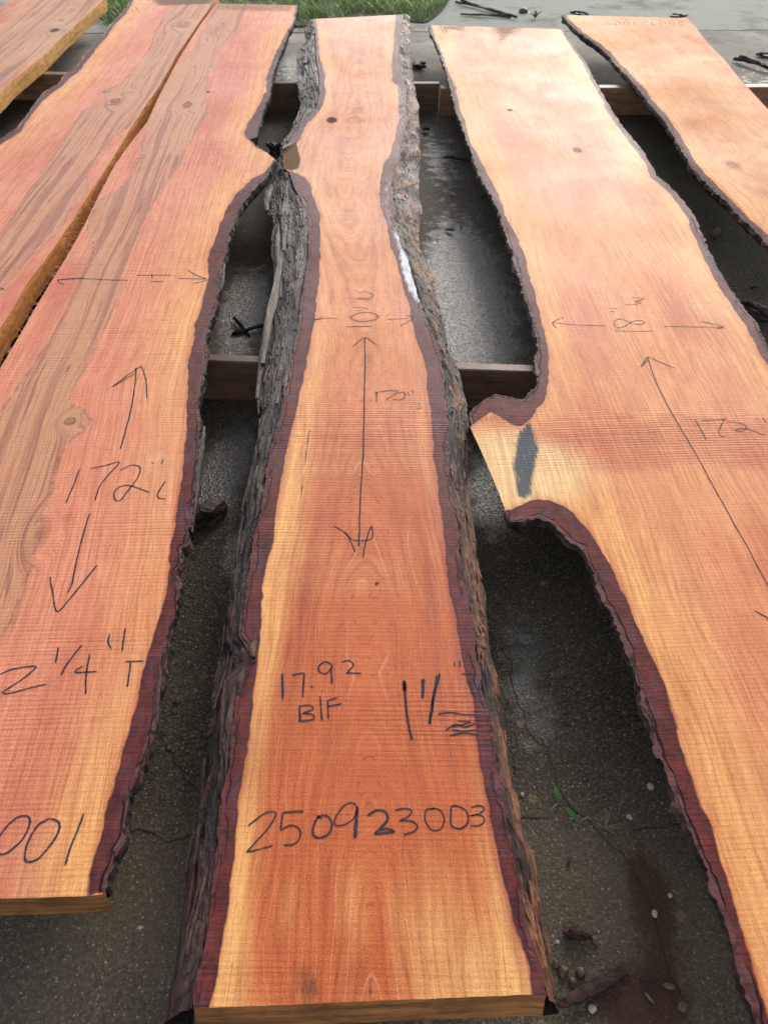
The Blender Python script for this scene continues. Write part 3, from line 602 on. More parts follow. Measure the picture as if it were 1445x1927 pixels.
# peeling flap of bark on its right edge
def loose_part(name, root, pieces, mat, seed):
    V = []; Fs = []; rl = []; rnd = random.Random(seed)
    for (a, b, z, wd, th) in pieces:
        p, q = W(*a, z), W(*b, z); shard(V, Fs, rl, (p+q)/2, q-p, (0, 0, 1), np.linalg.norm(q-p), wd, th, rnd)
    o = mesh_obj(name, V, Fs, mat); fattr(o, 'relief', rl); under(o, root); return o
loose_part('bark_flake', r2, [((385, 806), (374, 905), ZTK-.004, .010, .006), ((379, 850), (362, 1000), ZTK-.006, .009, .007), ((302, 1255), (293, 1365), ZTK-.004, .008, .006), ((290, 1380), (268, 1450), ZTK-.008, .008, .004), ((424, 500), (412, 560), ZTK-.006, .012, .006)], M_BARK_D, 3)

# ============================================================ SLAB 003, bark on both sides
r3 = empty('wood_slab', (-.06, 2.2, Z0))
tag(r3, 'centre board marked 250923003 and 17.92 B/F with thick shaggy bark down both sides', 'wood slab', 'freshly sawn slabs laid side by side')
w3L = [(595, 34), (599, 67), (600, 100), (610, 133), (613, 167), (610, 197), (592, 220), (574, 240), (569, 267), (569, 290), (570, 318), (585, 350), (594, 377), (602, 407), (604, 482), (597, 565), (592, 615), (585, 649), (575, 689), (565, 749), (554, 789),
       (542, 835), (532, 899), (522, 964), (512, 1031), (499, 1087), (495, 1151), (489, 1197), (486, 1250), (478, 1330), (468, 1400), (462, 1446), (453, 1496), (445, 1563), (437, 1646), (427, 1729), (413, 1806), (398, 1880), (394, 1899)]
b3L = [(588, 36), (594, 67), (595, 110), (601, 140), (602, 173), (597, 203), (578, 220), (563, 240), (549, 257), (533, 285), (534, 317), (545, 323), (552, 350), (569, 377), (579, 410), (581, 482), (569, 549), (560, 615), (549, 669), (542, 715), (529, 775), (515, 822), (502, 882), (492, 964),
       (477, 1007), (470, 1064), (462, 1131), (455, 1191), (468, 1215), (472, 1240), (465, 1262), (447, 1290), (437, 1364), (428, 1446), (417, 1496), (407, 1596), (398, 1679), (388, 1746), (377, 1806), (365, 1859), (362, 1897)]
s3L = [(585, 37), (575, 57), (575, 77), (562, 100), (560, 133), (562, 173), (565, 207), (555, 233), (539, 258), (530, 287), (528, 318), (519, 337), (508, 380), (504, 400), (515, 417), (510, 460), (515, 499), (517, 549), (512, 592), (502, 642), (492, 699), (485, 755), (493, 780), (487, 810), (480, 860),
       (467, 920), (455, 964), (447, 1031), (437, 1097), (433, 1147), (417, 1231), (405, 1297), (400, 1364), (385, 1446), (373, 1529), (360, 1606), (353, 1679), (343, 1746), (333, 1813), (320, 1879), (314, 1925)]
w3R = [(745, 27), (744, 40), (740, 87), (737, 110), (737, 150), (749, 163), (750, 200), (750, 233), (735, 283), (719, 317), (714, 353), (715, 390), (729, 427), (735, 467), (742, 482), (755, 532), (769, 575), (779, 615), (792, 669), (802, 709), (809, 765), (810, 815), (815, 865), (824, 915), (828, 964),
       (834, 1014), (842, 1081), (854, 1141), (862, 1197), (870, 1257), (885, 1311), (895, 1381), (904, 1446), (915, 1496), (925, 1563), (939, 1629), (952, 1686), (961, 1735), (976, 1786), (990, 1823), (1001, 1872)]
b3R = [(760, 27), (756, 50), (751, 83), (751, 110), (754, 140), (766, 163), (766, 207), (762, 250), (755, 283), (745, 317), (735, 353), (735, 383), (744, 430), (756, 467), (765, 482), (779, 532), (794, 582), (809, 615), (825, 655), (835, 702), (840, 749), (844, 799), (843, 842), (844, 890), (852, 949), (859, 970),
       (865, 1004), (870, 1081), (882, 1131), (894, 1197), (900, 1247), (909, 1297), (922, 1357), (930, 1414), (935, 1446), (949, 1513), (960, 1570), (980, 1679), (993, 1746), (1013, 1806), (1028, 1862), (1032, 1874)]
s3R = [(770, 27), (772, 50), (770, 93), (774, 133), (782, 173), (787, 200), (789, 250), (790, 300), (787, 353), (794, 400), (787, 433), (790, 467), (799, 482), (815, 532), (825, 575), (837, 615), (845, 649), (859, 689), (869, 722), (879, 775), (885, 815), (882, 865), (879, 915), (886, 964), (890, 1000), (897, 1047),
       (910, 1114), (917, 1181), (925, 1247), (939, 1314), (949, 1364), (959, 1431), (966, 1486), (980, 1556), (996, 1606), (1006, 1673), (1016, 1746), (1036, 1823), (1053, 1892), (1056, 1905)]
o3 = [(a, b, 'L') for a, b in b3R[:-1]]+[(*b3R[-1], 'E'), (1000, 1871, 'E'), (700, 1884, 'E'), (396, 1897, 'E')]+[(a, b, 'L') for a, b in b3L[::-1][:-1]]+[(*b3L[0], 'E')]
p3 = [[(a-16, b) for a, b in b3L]+w3L[::-1], [(a+16, b) for a, b in b3R]+[(1035, 1895)]+w3R[::-1]]
# the olive branch stub at the notch is bare wood, so the band is split there
L1 = [q for q in b3L if q[1] < 290]; W1 = [q for q in w3L if q[1] < 245]+[(566, 262), (553, 276), (537, 291)]; L2 = [q for q in b3L if q[1] > 318]; W2 = [(546, 321), (560, 326), (573, 333)]+[q for q in w3L if q[1] > 345]
p3 = [[(a-16, b) for a, b in L1]+W1[::-1], [(a-16, b) for a, b in L2]+W2[::-1], p3[1]]
k3 = [(624, 226, .024, 1.6, 1.25), (709, 1098, .0045, 1.1, 1.2), (704, 1125, .003, 1.1, .8)]
def flow3(x, y):
    a = WP([(672, 30), (672, 200), (650, 300), (665, 450), (690, 640), (688, 900), (692, 1300), (700, 1880)], ZT); o = np.argsort(a[:, 1])
    xc = np.interp(y, a[o, 1], a[o, 0]); u = (x-xc)
    # cathedral arches: rings of a cone cut along the board
    return .30*np.sqrt(u*u*6+((np.clip(y, .12, 1.1)-.10)*.20)**2)
def saw3(x, y): return .42+1.0*sstep(1.45, 1.25, y)*sstep(.86, .98, y)+.9*sstep(.48, .52, y)*sstep(.64, .60, y)+.5*sstep(.32, .26, y)
build_board(r3, o3, ZT, TH, M_MID, M_SIDE, p3, col_mid, k3, [], flow=flow3, live_mat=None, seed=130, taper=-.004, rag=.0018, saw=saw3, end_slant=.012, res=.0034,
    stains=[([(738, 425), (749, 470), (757, 515), (768, 545), (785, 572), (795, 566), (788, 540), (778, 500), (765, 470), (750, 440)], (.80, .80, .80), .80, .012),
            ([(745, 165), (748, 215), (752, 250), (764, 250), (766, 205), (764, 165)], (.62, .60, .60), .45, .02),
            ([(722, 330), (716, 380), (728, 430), (740, 470), (750, 460), (738, 400), (742, 340)], (.62, .60, .60), .42, .02),
            ([(560, 1820), (590, 1800), (612, 1860), (615, 1888), (520, 1893)], (.12, .045, .025), .62, .02), ([(755, 1600), (760, 1690), (763, 1690), (760, 1560)], (.12, .06, .05), .7, .002),
            ([(692, 1795), (696, 1880), (699, 1880), (695, 1795)], (.08, .04, .03), .7, .0015), ([(742, 1250), (748, 1320), (752, 1320), (746, 1180)], (.14, .04, .03), .6, .004),
            ([(580, 805), (568, 905), (564, 940), (568, 940), (584, 808)], (.2, .03, .03), .65, .0018), ([(600, 172), (650, 174), (728, 172), (728, 175), (650, 178), (600, 176)], (.22, .08, .04), .38, .010),
            ([(640, 224), (735, 223), (735, 227), (640, 228)], (.25, .10, .06), .35, .010), ([(880, 1860), (1000, 1840), (1001, 1868), (900, 1874)], (.14, .06, .04), .42, .02),
            ([(533, 287), (549, 272), (558, 266), (562, 285), (566, 300), (562, 317), (548, 321), (534, 318)], (.085, .05, .014), .95, .006), ([(540, 300), (534, 318), (548, 322), (556, 305)], (.07, .04, .03), .6, .01)])
bark_strip(r3, b3L, s3L, ZT, Z0+.008, Z0-.012, M_BARK_L, .0075, 210, -1, 420, 'grey shaggy bark in long torn plates', (.25, .6))
bark_strip(r3, b3R, s3R, ZT, Z0+.010, Z0-.008, M_BARK_R, .0065, 240, 1, 130, 'orange brown furrowed bark')
loose_part('bark_flake', r3, [((480, 1180), (474, 1240), ZT+.000, .012, .008), ((455, 1225), (478, 1250), ZT-.003, .016, .010), ((460, 1260), (452, 1305), ZT-.002, .009, .007), ((530, 470), (496, 690), ZT-.018, .022, .010), ((513, 560), (490, 750), ZT-.024, .016, .010),
    ((540, 345), (530, 470), ZT-.014, .022, .010), ((524, 430), (526, 560), ZT-.020, .016, .009), ((512, 350), (505, 400), ZT-.03, .022, .012), ((590, 60), (574, 120), ZT-.01, .03, .012), ((549, 265), (530, 285), ZT-.002, .016, .010)], M_BARK_L, 9)
A5 = lambda p: crop(p, 482, 482); A8 = lambda p: crop(p, 482, 964); A11 = lambda p: crop(p, 482, 1446)
strokes(r3, [(A5([(310, 365), (400, 350), (460, 352)]), .8), (A5([(330, 365), (360, 350), (390, 338)]), .8), (A5([(505, 400), (580, 398), (655, 397)]), 1.1), A5([(530, 350), (570, 325), (640, 318), (690, 340), (660, 362), (580, 370), (530, 350)]),
    (A5([(545, 290), (600, 292), (635, 302)]), .8), (A5([(560, 308), (600, 306)]), .8), (A5([(570, 208), (620, 203), (662, 220), (640, 238), (575, 236)]), .8), (A5([(560, 240), (650, 248)]), .8), (A5([(740, 358), (860, 352)]), .9), (A5([(810, 395), (850, 375), (885, 350), (850, 335)]), .8),
    (A5([(612, 460), (615, 600), (610, 850), (605, 1100), (592, 1300), (585, 1445)])+A8([(583, 110), (580, 195)]), 1.15), A5([(545, 512), (580, 482), (614, 460), (650, 480), (682, 502)]),
    A8([(440, 78), (500, 115), (535, 165), (560, 225)]), A8([(500, 112), (545, 155), (610, 160), (650, 150), (660, 120), (648, 82), (630, 130), (615, 190), (603, 258)]),
    A5([(665, 775), (690, 768)]), A5([(682, 770), (680, 822)]), (A5([(695, 768), (745, 760), (800, 765), (760, 795), (735, 812)]), .9), (A5([(800, 775), (830, 768), (842, 788), (820, 810), (770, 810)]), .9), (A5([(855, 768), (865, 785)]), .8), (A5([(880, 755), (890, 780)]), .8), (A5([(915, 828), (925, 848)]), .7), (A5([(900, 862), (935, 858)]), .7),
    (A8([(148, 910), (150, 1055)]), 1.5), (A8([(200, 920), (240, 912), (275, 908)]), 1.2), (A8([(272, 910), (268, 970), (265, 1045)]), 1.3), (A8([(308, 985), (322, 986)]), 1.8), (A8([(430, 860), (390, 845), (355, 870), (360, 905), (400, 910), (430, 870)]), 1.2), (A8([(430, 860), (425, 900), (425, 972)]), 1.3),
    (A8([(478, 850), (520, 838), (550, 855), (540, 880), (510, 910)]), 1.1), (A8([(510, 910), (595, 910)]), 1.2), (A8([(245, 1095), (250, 1180)]), 1.4), (A8([(240, 1096), (300, 1090), (322, 1112), (262, 1135)]), 1.1), (A8([(262, 1135), (318, 1142), (325, 1168), (240, 1182)]), 1.1),
    (A8([(360, 1040), (375, 1180)]), 1.2), (A8([(405, 1065), (410, 1170)]), 1.2), (A8([(400, 1066), (465, 1047)]), 1.2), (A8([(400, 1102), (485, 1080)]), 1.2),
    (A8([(835, 950), (838, 1010)]), 2.6), (A8([(836, 960), (845, 1100), (860, 1200), (880, 1290)]), 1.6), (A8([(942, 940), (940, 1055)]), 2.4), (A8([(1035, 910), (1005, 1040), (980, 1200)]), 1.5), (A8([(1018, 920), (990, 1090), (976, 1195)]), 1.2),
    (A8([(1025, 1140), (1100, 1133), (1170, 1142), (1245, 1145)]), 1.2), (A8([(1070, 1235), (1120, 1200), (1180, 1212), (1240, 1190)]), 1.3), (A8([(1100, 1228), (1170, 1235), (1245, 1228)]), 1.2), (A8([(1090, 1262), (1170, 1248), (1250, 1257)]), 1.4), (A8([(1140, 1180), (1210, 1185), (1100, 1215)]), 1.1),
    A8([(1117, 845), (1120, 875)]), A8([(1145, 835), (1150, 880)]), A8([(1155, 915), (1250, 915)]), A8([(1190, 950), (1225, 1030)]),
    (A11([(-45, 325), (0, 290), (60, 250), (112, 250), (100, 290), (50, 360), (0, 415), (-55, 475)]), .95), (A11([(-55, 475), (0, 462), (95, 435)]), .95),
    (A11([(268, 245), (210, 246), (150, 250)]), 1.2), (A11([(150, 250), (140, 350)]), 1.1), (A11([(140, 350), (200, 322), (248, 350), (245, 400), (205, 433), (155, 435)]), 1.0),
    (A11([(365, 262), (340, 290), (320, 350), (330, 385), (370, 390), (415, 365), (428, 315), (405, 272), (365, 262)]), 1.2), (A11([(345, 268), (372, 282)]), 2.0), (A11([(575, 235), (550, 197), (505, 205), (455, 265), (440, 310), (470, 325), (520, 308), (560, 265), (572, 215)]), 1.0), (A11([(572, 215), (565, 300), (557, 395)]), 2.0),
    (A11([(628, 270), (680, 240), (730, 248), (742, 290), (705, 335), (665, 372)]), 1.4), (A11([(665, 372), (720, 366), (780, 358), (735, 342), (700, 352)]), 1.3), (A11([(780, 240), (830, 228), (878, 240), (862, 272), (808, 298)]), 1.0), (A11([(808, 298), (870, 298), (912, 322), (895, 355), (835, 376)]), 1.0),
    (A11([(1010, 228), (960, 238), (955, 300), (990, 348), (1040, 345), (1062, 300), (1045, 245), (1005, 226), (985, 232)]), 1.0), (A11([(1102, 215), (1100, 270), (1102, 322), (1150, 340), (1193, 312), (1190, 252), (1150, 217), (1100, 212)]), 1.15),
    (A11([(1210, 220), (1260, 210), (1287, 226), (1260, 254), (1205, 268)]), 1.0), (A11([(1205, 268), (1265, 262), (1288, 290), (1265, 320), (1210, 325)]), 1.0)], ZT, .0025)

# ============================================================ SLAB with the notch
r4 = empty('wood_slab', (.62, 2.3, Z0))
tag(r4, 'widest pale board right of centre marked 18, deeply notched on its left edge beside a blue grey streak', 'wood slab', 'freshly sawn slabs laid side by side')
e4L = [(807, 47), (809, 63), (819, 80), (829, 107), (840, 137), (847, 167), (855, 200), (865, 227), (879, 267), (892, 307), (905, 337), (919, 363), (932, 383), (942, 410), (949, 437), (960, 467), (965, 492), (976, 522), (985, 562), (1000, 595), (1006, 625), (1011, 655), (1007, 682), (1010, 709), (1006, 729), (993, 742), (983, 751),
       (963, 747), (949, 747), (932, 741), (912, 751), (892, 763), (881, 782), (884, 804)]
n4 = [(884, 804), (899, 835), (919, 882), (939, 929), (950, 960)]
e4L2 = [(950, 960), (960, 983), (976, 979), (993, 976), (1016, 977), (1033, 984), (1053, 1001), (1073, 1021), (1096, 1034), (1103, 1057), (1120, 1091), (1133, 1131), (1150, 1157), (1166, 1191), (1180, 1231), (1193, 1271), (1206, 1321), (1220, 1364), (1235, 1424), (1249, 1446), (1263, 1479), (1280, 1529), (1303, 1579), (1320, 1619),
        (1333, 1663), (1353, 1713), (1370, 1756), (1383, 1816), (1400, 1859), (1413, 1906), (1421, 1927), (1445, 2010)]
e4R = [(1058, 55), (1070, 73), (1086, 97), (1103, 120), (1116, 147), (1130, 170), (1150, 207), (1173, 240), (1196, 267), (1220, 300), (1236, 330), (1263, 353), (1286, 377), (1306, 407), (1320, 440), (1338, 482), (1356, 515), (1376, 545), (1393, 572), (1420, 602), (1443, 652), (1500, 740), (1590, 880), (1700, 1060), (1830, 1330), (1960, 1640), (2080, 2010)]
w4L = [(812, 45), (819, 73), (832, 103), (845, 137), (859, 167), (864, 200), (874, 227), (885, 267), (902, 300), (919, 330), (939, 367), (949, 400), (964, 427), (976, 450), (988, 482), (996, 522), (1013, 575), (1026, 622), (1031, 669), (1033, 709), (1026, 752), (1006, 779), (980, 804), (963, 802), (942, 785), (925, 777), (909, 789), (882, 806)]
w4L2 = [(950, 960), (963, 958), (996, 942), (1030, 940), (1063, 952), (1080, 964), (1103, 991), (1123, 1024), (1146, 1061), (1170, 1107), (1193, 1154), (1213, 1197), (1230, 1241), (1250, 1297), (1266, 1354), (1283, 1404), (1298, 1446), (1316, 1506), (1340, 1569), (1363, 1633), (1383, 1693), (1400, 1746), (1413, 1796), (1430, 1856), (1445, 1913), (1470, 2010)]
o4 = [(a, b, 'L') for a, b in e4R[:-1]]+[(*e4R[-1], 'E'), (*e4L2[-1], 'L')]+[(a, b, 'L') for a, b in e4L2[::-1][1:-1]]+[(a, b, 'U') for a, b in n4[::-1][:-1]]+[(a, b, 'L') for a, b in e4L[::-1][:-1]]+[(*e4L[0], 'E')]
p4 = [[(a-14, b) for a, b in e4L[:25]]+[(993, 735), (983, 744), (963, 740), (932, 733), (905, 740), (880, 755), (870, 785)]+[(874, 806)]+w4L[::-1],
      [(945, 962), (955, 995)]+[(a-10, b+10) for a, b in e4L2[2:]]+w4L2[::-1],
      [(a+14, b-4) for a, b in e4R]+[(a-(3+min(16, b*.026)), b+min(10, b*.012)) for a, b in e4R[::-1]]]
k4 = [(1085, 282, .022, 1.6, .6), (959, 207, .014, 1.2, .8)]
def saw4(x, y):
    return .3+1.5*sstep(1.07, 1.12, y)*sstep(1.32, 1.25, y)*sstep(.1, .3, x)+.8*sstep(.90, .93, y)*sstep(1.03, 1.0, y)
bs = crop([(100, 925), (128, 1080), (112, 1200), (104, 1340), (85, 1380), (52, 1355), (40, 1150), (55, 1000)], 963, 482)
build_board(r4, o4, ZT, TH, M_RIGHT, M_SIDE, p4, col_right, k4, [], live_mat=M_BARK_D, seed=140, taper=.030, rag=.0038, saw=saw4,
    stains=[([(a+(a-993)*.7, b) for a, b in bs], (.055, .085, .105), .86, .010), ([(818, 47), (822, 60), (842, 68), (852, 58), (878, 62), (883, 47)], (.13, .105, .09), .62, .07), ([(918, 47), (925, 66), (940, 85), (960, 72), (985, 60), (990, 48)], (.14, .11, .10), .60, .07),
            (crop([(1200+0, 590), (1000, 600), (1010, 608)], 963, 482), (.1, .03, .02), .0, .01), (crop([(40, 1250), (60, 1360), (35, 1370), (20, 1290)], 963, 482), (.30, .08, .04), .6, .01), (crop([(0, 1010), (25, 1000), (35, 1100), (10, 1190)], 963, 482), (.28, .09, .05), .5, .01)])
A6 = lambda p: crop(p, 963, 482); A9 = lambda p: crop(p, 963, 964)
strokes(r4, [A6([(225, 375), (350, 388), (530, 393)]), A6([(290, 345), (250, 362), (225, 376)]), A6([(225, 376), (250, 408)]), A6([(578, 422), (690, 426), (790, 423)]),
    A6([(575, 385), (585, 362), (620, 357), (665, 375), (715, 386), (748, 378), (735, 366), (700, 364), (665, 377), (625, 402), (590, 402), (575, 385)]), A6([(545, 295), (595, 297)]), A6([(552, 312), (585, 315)]), A6([(670, 235), (742, 240), (690, 258)]), A6([(690, 258), (725, 262), (700, 272), (640, 275)]),
    A6([(857, 397), (1190, 402)]), A6([(1060, 370), (1120, 380), (1190, 400), (1150, 412)]),
    A6([(765, 568), (800, 680), (870, 830), (950, 970), (1050, 1140), (1130, 1290), (1215, 1445)])+A9([(1260, 80), (1330, 200), (1380, 300), (1445, 420), (1560, 640), (1650, 830)]), A6([(725, 627), (765, 568)]), A6([(765, 568), (850, 605), (925, 635)]), A6([(772, 582), (735, 622)]),
    A6([(1030, 920), (1065, 980), (1095, 1037)]), A6([(1070, 928), (1140, 925), (1210, 922)]), A6([(1195, 925), (1170, 980), (1175, 1015), (1205, 1020)]), A6([(1215, 935), (1290, 945), (1322, 968), (1295, 990), (1255, 986)]), A6([(1255, 982), (1320, 975), (1400, 1003), (1430, 1010)]),
    A6([(1370, 920), (1387, 926)]), A6([(1410, 915), (1437, 942)]), (A9([(1365, 555), (1400, 575), (1480, 620)]), 1.2)], ZT, .0022)

# ============================================================ SLAB 005 at far right
r5 = empty('wood_slab', (1.5, 3.2, Z0))
tag(r5, 'ochre board at the far right with upside down number 250923005 on its far end', 'wood slab', 'freshly sawn slabs laid side by side')
e5L = [(1056, 28), (1076, 50), (1096, 67), (1116, 80), (1140, 100), (1163, 127), (1183, 147), (1203, 170), (1223, 197), (1246, 223), (1263, 250), (1280, 280), (1296, 310), (1316, 333), (1340, 357), (1363, 377), (1383, 400), (1416, 430), (1445, 463), (1540, 560), (1700, 730), (1850, 900)]
e5R = [(1293, 34), (1310, 53), (1330, 80), (1363, 113), (1390, 147), (1430, 190), (1445, 207), (1560, 330), (1760, 560), (2000, 860)]
o5 = [(a, b, 'S') for a, b in e5R[:-1]]+[(*e5R[-1], 'E')]+[(a, b, 'L') for a, b in e5L[::-1][:-1]]+[(*e5L[0], 'E')]
p5 = [[(a-12, b+6) for a, b in e5L]+[(a+5+min(9, b*.03), b-2) for a, b in e5L[::-1]]]
k5 = [(1376, 310, .03, 1.5, .5), (1445, 320, .05, 1.5, .2), (1330, 118, .03, 1.5, .25)]
build_board(r5, o5, ZT, TH, M_FAR, M_OCHRE, p5, col_far, k5, [], live_mat=M_BARK_D, seed=150, res=.005, rag=.004, taper=.025)
DIG = {'0': [[(.5, 0), (.1, .3), (.1, .7), (.5, 1), (.9, .7), (.9, .3), (.5, 0)]], '2': [[(.1, .75), (.4, 1), (.85, .85), (.7, .5), (.1, 0)], [(.1, 0), (.95, 0)]], '5': [[(.9, 1), (.2, 1)], [(.2, 1), (.15, .55), (.6, .6), (.9, .35), (.6, 0), (.1, .05)]],
       '9': [[(.85, .8), (.5, 1), (.15, .75), (.5, .5), (.85, .8)], [(.85, .8), (.8, 0)]], '3': [[(.1, .9), (.6, 1), (.8, .75), (.4, .55)], [(.4, .55), (.9, .35), (.6, 0), (.1, .1)]]}
ls = []
for i, ch in enumerate('250923005'):
    bx = 1286-i*17.0
    for ln in DIG[ch]: ls.append([(bx-u*11.5, 40.5+v*7) for u, v in ln])
strokes(r5, ls, ZT, .0032)

# ============================================================ beams
def beam(a_back, b_back, width, z, h, mat, label, over=(0, 0)):
    a = W(*a_back, z); b = W(*b_back, z); d = (b-a); d /= np.linalg.norm(d); a = a-d*over[0]; b = b+d*over[1]; nrm = np.array([d[1], -d[0], 0])
    if nrm[1] > 0: nrm = -nrm
    L = np.linalg.norm(b-a); n = int(L/.03); V = []; Fs = []
    sec = [(0.0, 0), (.003, .003)]; c = .003
    prof = [(0, z-h), (0, z-c), (c, z), (width-c, z), (width, z-c), (width, z-h)]
    for k in range(n+1):
        for q, (u, zz) in enumerate(prof):
            p = a+d*L*k/n; j = fbm(k*.35, q*7.3, 5, 2)*.0012; V.append((p[0]+nrm[0]*(u+j), p[1]+nrm[1]*(u+j), zz+(j if zz > z-h else 0)))
        if k:
            for q in range(6): s0 = (k-1)*6; Fs.append((s0+q, s0+(q+1) % 6, s0+6+(q+1) % 6, s0+6+q))
    Fs.append(tuple(range(5, -1, -1))); Fs.append(tuple(n*6+q for q in range(6)))
    root = mesh_obj('timber_beam', V, Fs, mat); tag(root, label, 'beam', 'timber beams the slabs rest on'); return root
beam((388, 665), (1005, 686), .030, Z0, Z0-.001, M_BEAM_D, 'long dark timber bearer crossing under the boards halfway along', (1.3, .9))
beam((512, 152), (826, 153), .032, Z0, Z0-.001, M_BEAM_D, 'blackish bearer at the far end between the shaggy bark and the pale board', (.55, 0))
beam((829, 161), (1200, 159), .045, Z0-.003, Z0-.004, M_BEAM, 'lighter brown bearer crossing the dark gap near the far right board', (0, 1.0))
beam((60, 133), (118, 135), .040, Z0, Z0-.001, M_BEAM, 'pale topped bearer peeping out under the top left corner board', (.9, .12))

# ============================================================ ground
gxs = np.concatenate([[-300, -80, -25, -10, -5, -3.4], np.arange(-2.6, 3.2, .02), [3.6, 5, 10, 25, 80, 300]])
gys = np.concatenate([[-200, -40, -10, -3, -1], np.arange(-.2, 6.6, .02), [7.5, 9, 12, 20, 50, 150, 500]])
GX, GY = np.meshgrid(gxs, gys, indexing='ij'); nx, ny = GX.shape
inz = (np.abs(GX) < 4) & (GY < 7) & (GY > -1)
GZ = np.where(inz, fbm(GX*2.2, GY*2.2, 300, 4)*.003, 0)
v = np.column_stack([GX.ravel(), GY.ravel(), GZ.ravel()]); a = (np.arange(nx-1)[:, None]*ny+np.arange(ny-1)[None, :]).ravel()
fs = np.column_stack([a, a+ny, a+ny+1, a+1])
def blob(px, py, rx, ry, z=0):
    c = W(px, py, z); return np.exp(-(((GX-c[0])/rx)**2+((GY-c[1])/ry)**2))
wn_ = fbm(GX*2.6, GY*2.0, 310, 4)
dry = sstep(4.15, 4.75, GY+.25*wn_)
dry = np.maximum(dry, .75*blob(805, 100, .07, .7)); dry = np.maximum(dry, (.17+.10*fbm(GX*9, GY*9, 77, 3))*sstep(.62, .38, GY)); dry = np.clip(dry-blob(1440, 160, .35, .5)*1.0-blob(1150, 75, .18, .35)*.9, 0, 1)
pud = .9*blob(440, 860, .05, .16)+.9*blob(400, 920, .03, .1)+1.0*blob(925, 930, .05, .12)+.8*blob(450, 1060, .03, .1)+.5*blob(980, 1290, .03, .14)+1.7*blob(885, 560, .11, .42)+1.0*blob(455, 600, .05, .2)+.8*blob(560, 120, .12, .5)+.6*blob(470, 560, .07, .2)+.5*blob(830, 300, .08, .3)+.3*blob(1010, 1260, .05, .2)+.25*blob(1440, 150, .3, .3)
brown = blob(1225, 1700, .04, .10)+blob(1200, 1900, .07, .05)+.9*blob(480, 480, .1, .14)+.6*blob(850, 365, .12, .2)+.6*blob(1400, 240, .5, .25)
crkp = [[(230, 1571), (262, 1564), (285, 1572), (310, 1580), (345, 1577), (368, 1568)], [(975, 1535), (1005, 1538), (1030, 1538), (1035, 1531)], [(1030, 1405), (1000, 1385), (965, 1290), (960, 1250), (915, 1180)],
        [(1120, 1560), (1150, 1590), (1180, 1620), (1230, 1720), (1250, 1800), (1290, 1900)], [(1190, 1564), (1240, 1560), (1285, 1550)], [(300, 1380), (340, 1450), (372, 1490)], [(1030, 1405), (1060, 1500), (1120, 1560)]]
k = N('wet_concrete'); p = k.pos(); x, y, z = k.sep(p)
dr = k.attr('dry'); pu = k.attr('puddle'); br = k.attr('brown')
n1 = k.noise(p, 5., 5, .6); n2 = k.noise(p, 60., 4, .7); n3 = k.noise(p, 320., 2, .6)
pw = k.vscale(p, 1, 1, 1); vc = k.vor(pw, 240., 'F1', 'Color'); vd = k.vor(pw, 240.); rnd_ = k.sep(vc)[0]
base = k.mix(k.map(n1, .3, .7), (.022, .018, .012), (.072, .058, .038))
base = k.mix(k.map(n2, .35, .7, 0, .55), base, (.026, .022, .018))
speck = k.math('MULTIPLY', k.map(rnd_, .55, .95, 0, 1), k.map(vd, .46, .22, 0, 1)); sc_ = k.mix(k.sep(vc)[1], (.09, .07, .045), (.46, .39, .29))
base = k.mix(k.math('MULTIPLY', speck, .85), base, sc_); gn = k.noise(p, 190., 4, .8); base = k.mix(k.map(gn, .48, .66, 0, .6), base, (.17, .13, .088)); base = k.mix(k.map(gn, .48, .32, 0, .7), base, (.010, .008, .006))
v2 = k.vor(p, 34.); v2c = k.sep(k.vor(p, 34., 'F1', 'Color')); big = k.math('MULTIPLY', k.map(v2c[0], .90, .97, 0, 1), k.map(v2, .30, .2, 0, 1))
base = k.mix(k.math('MULTIPLY', big, .6), base, k.mix(v2c[1], (.10, .045, .02), (.28, .20, .11)))
nearf = k.map(y, 1.0, 2.0, 1, 0); dryc = k.mix(k.map(n1, .3, .7), (.30, .27, .215), (.47, .43, .36)); dryc = k.mix(nearf, dryc, (.30, .22, .135)); dryc = k.mix(k.map(n2, .4, .7, 0, .4), dryc, (.2, .19, .165)); dryc = k.mix(k.math('MULTIPLY', speck, .35), dryc, (.10, .09, .08))
wn3 = k.noise(p, 1.3, 4, .6); dryc = k.mix(k.map(wn3, .5, .62, 0, .5), dryc, (.17, .155, .13))
asph = k.mix(k.map(n3, .3, .7), (.25, .25, .21), (.40, .40, .34)); yj = k.math('ADD', y, k.math('MULTIPLY', n1, .06))
dryc = k.mix(k.map(yj, 5.02, 5.06, 0, 1), dryc, asph)
dt = k.noise(p, 3.3, 5, .7); dryc = k.mix(k.map(dt, .52, .66, 0, .65), dryc, (.12, .09, .055)); joint = k.map(k.math('ABSOLUTE', k.math('SUBTRACT', yj, 5.02)), .004, .014, 1, 0); dryc = k.mix(joint, dryc, (.03, .028, .025))
col = k.mix(dr, base, dryc)
col = k.mix(k.map(k.math('ADD', br, k.math('MULTIPLY', k.math('SUBTRACT', n2, .5), .9)), .4, .75, 0, .8), col, (.055, .022, .012))
ck = k.attr('crack'); ckn = k.math('ADD', ck, k.math('MULTIPLY', k.math('SUBTRACT', n2, .5), .004))
k.set(Base_Color=col)
wetg = k.math('ADD', pu, k.math('MULTIPLY', k.math('SUBTRACT', k.noise(p, 26., 4, .65), .5), 1.5))
wet = k.map(wetg, .25, .7, 0, 1)
k.set(Roughness=k.mix(dr, k.mix(wet, (.62,)*3, (.17,)*3), (.85,)*3), Specular_IOR_Level=k.mix(dr, k.mix(wet, (.13,)*3, (.75,)*3), (.1,)*3))
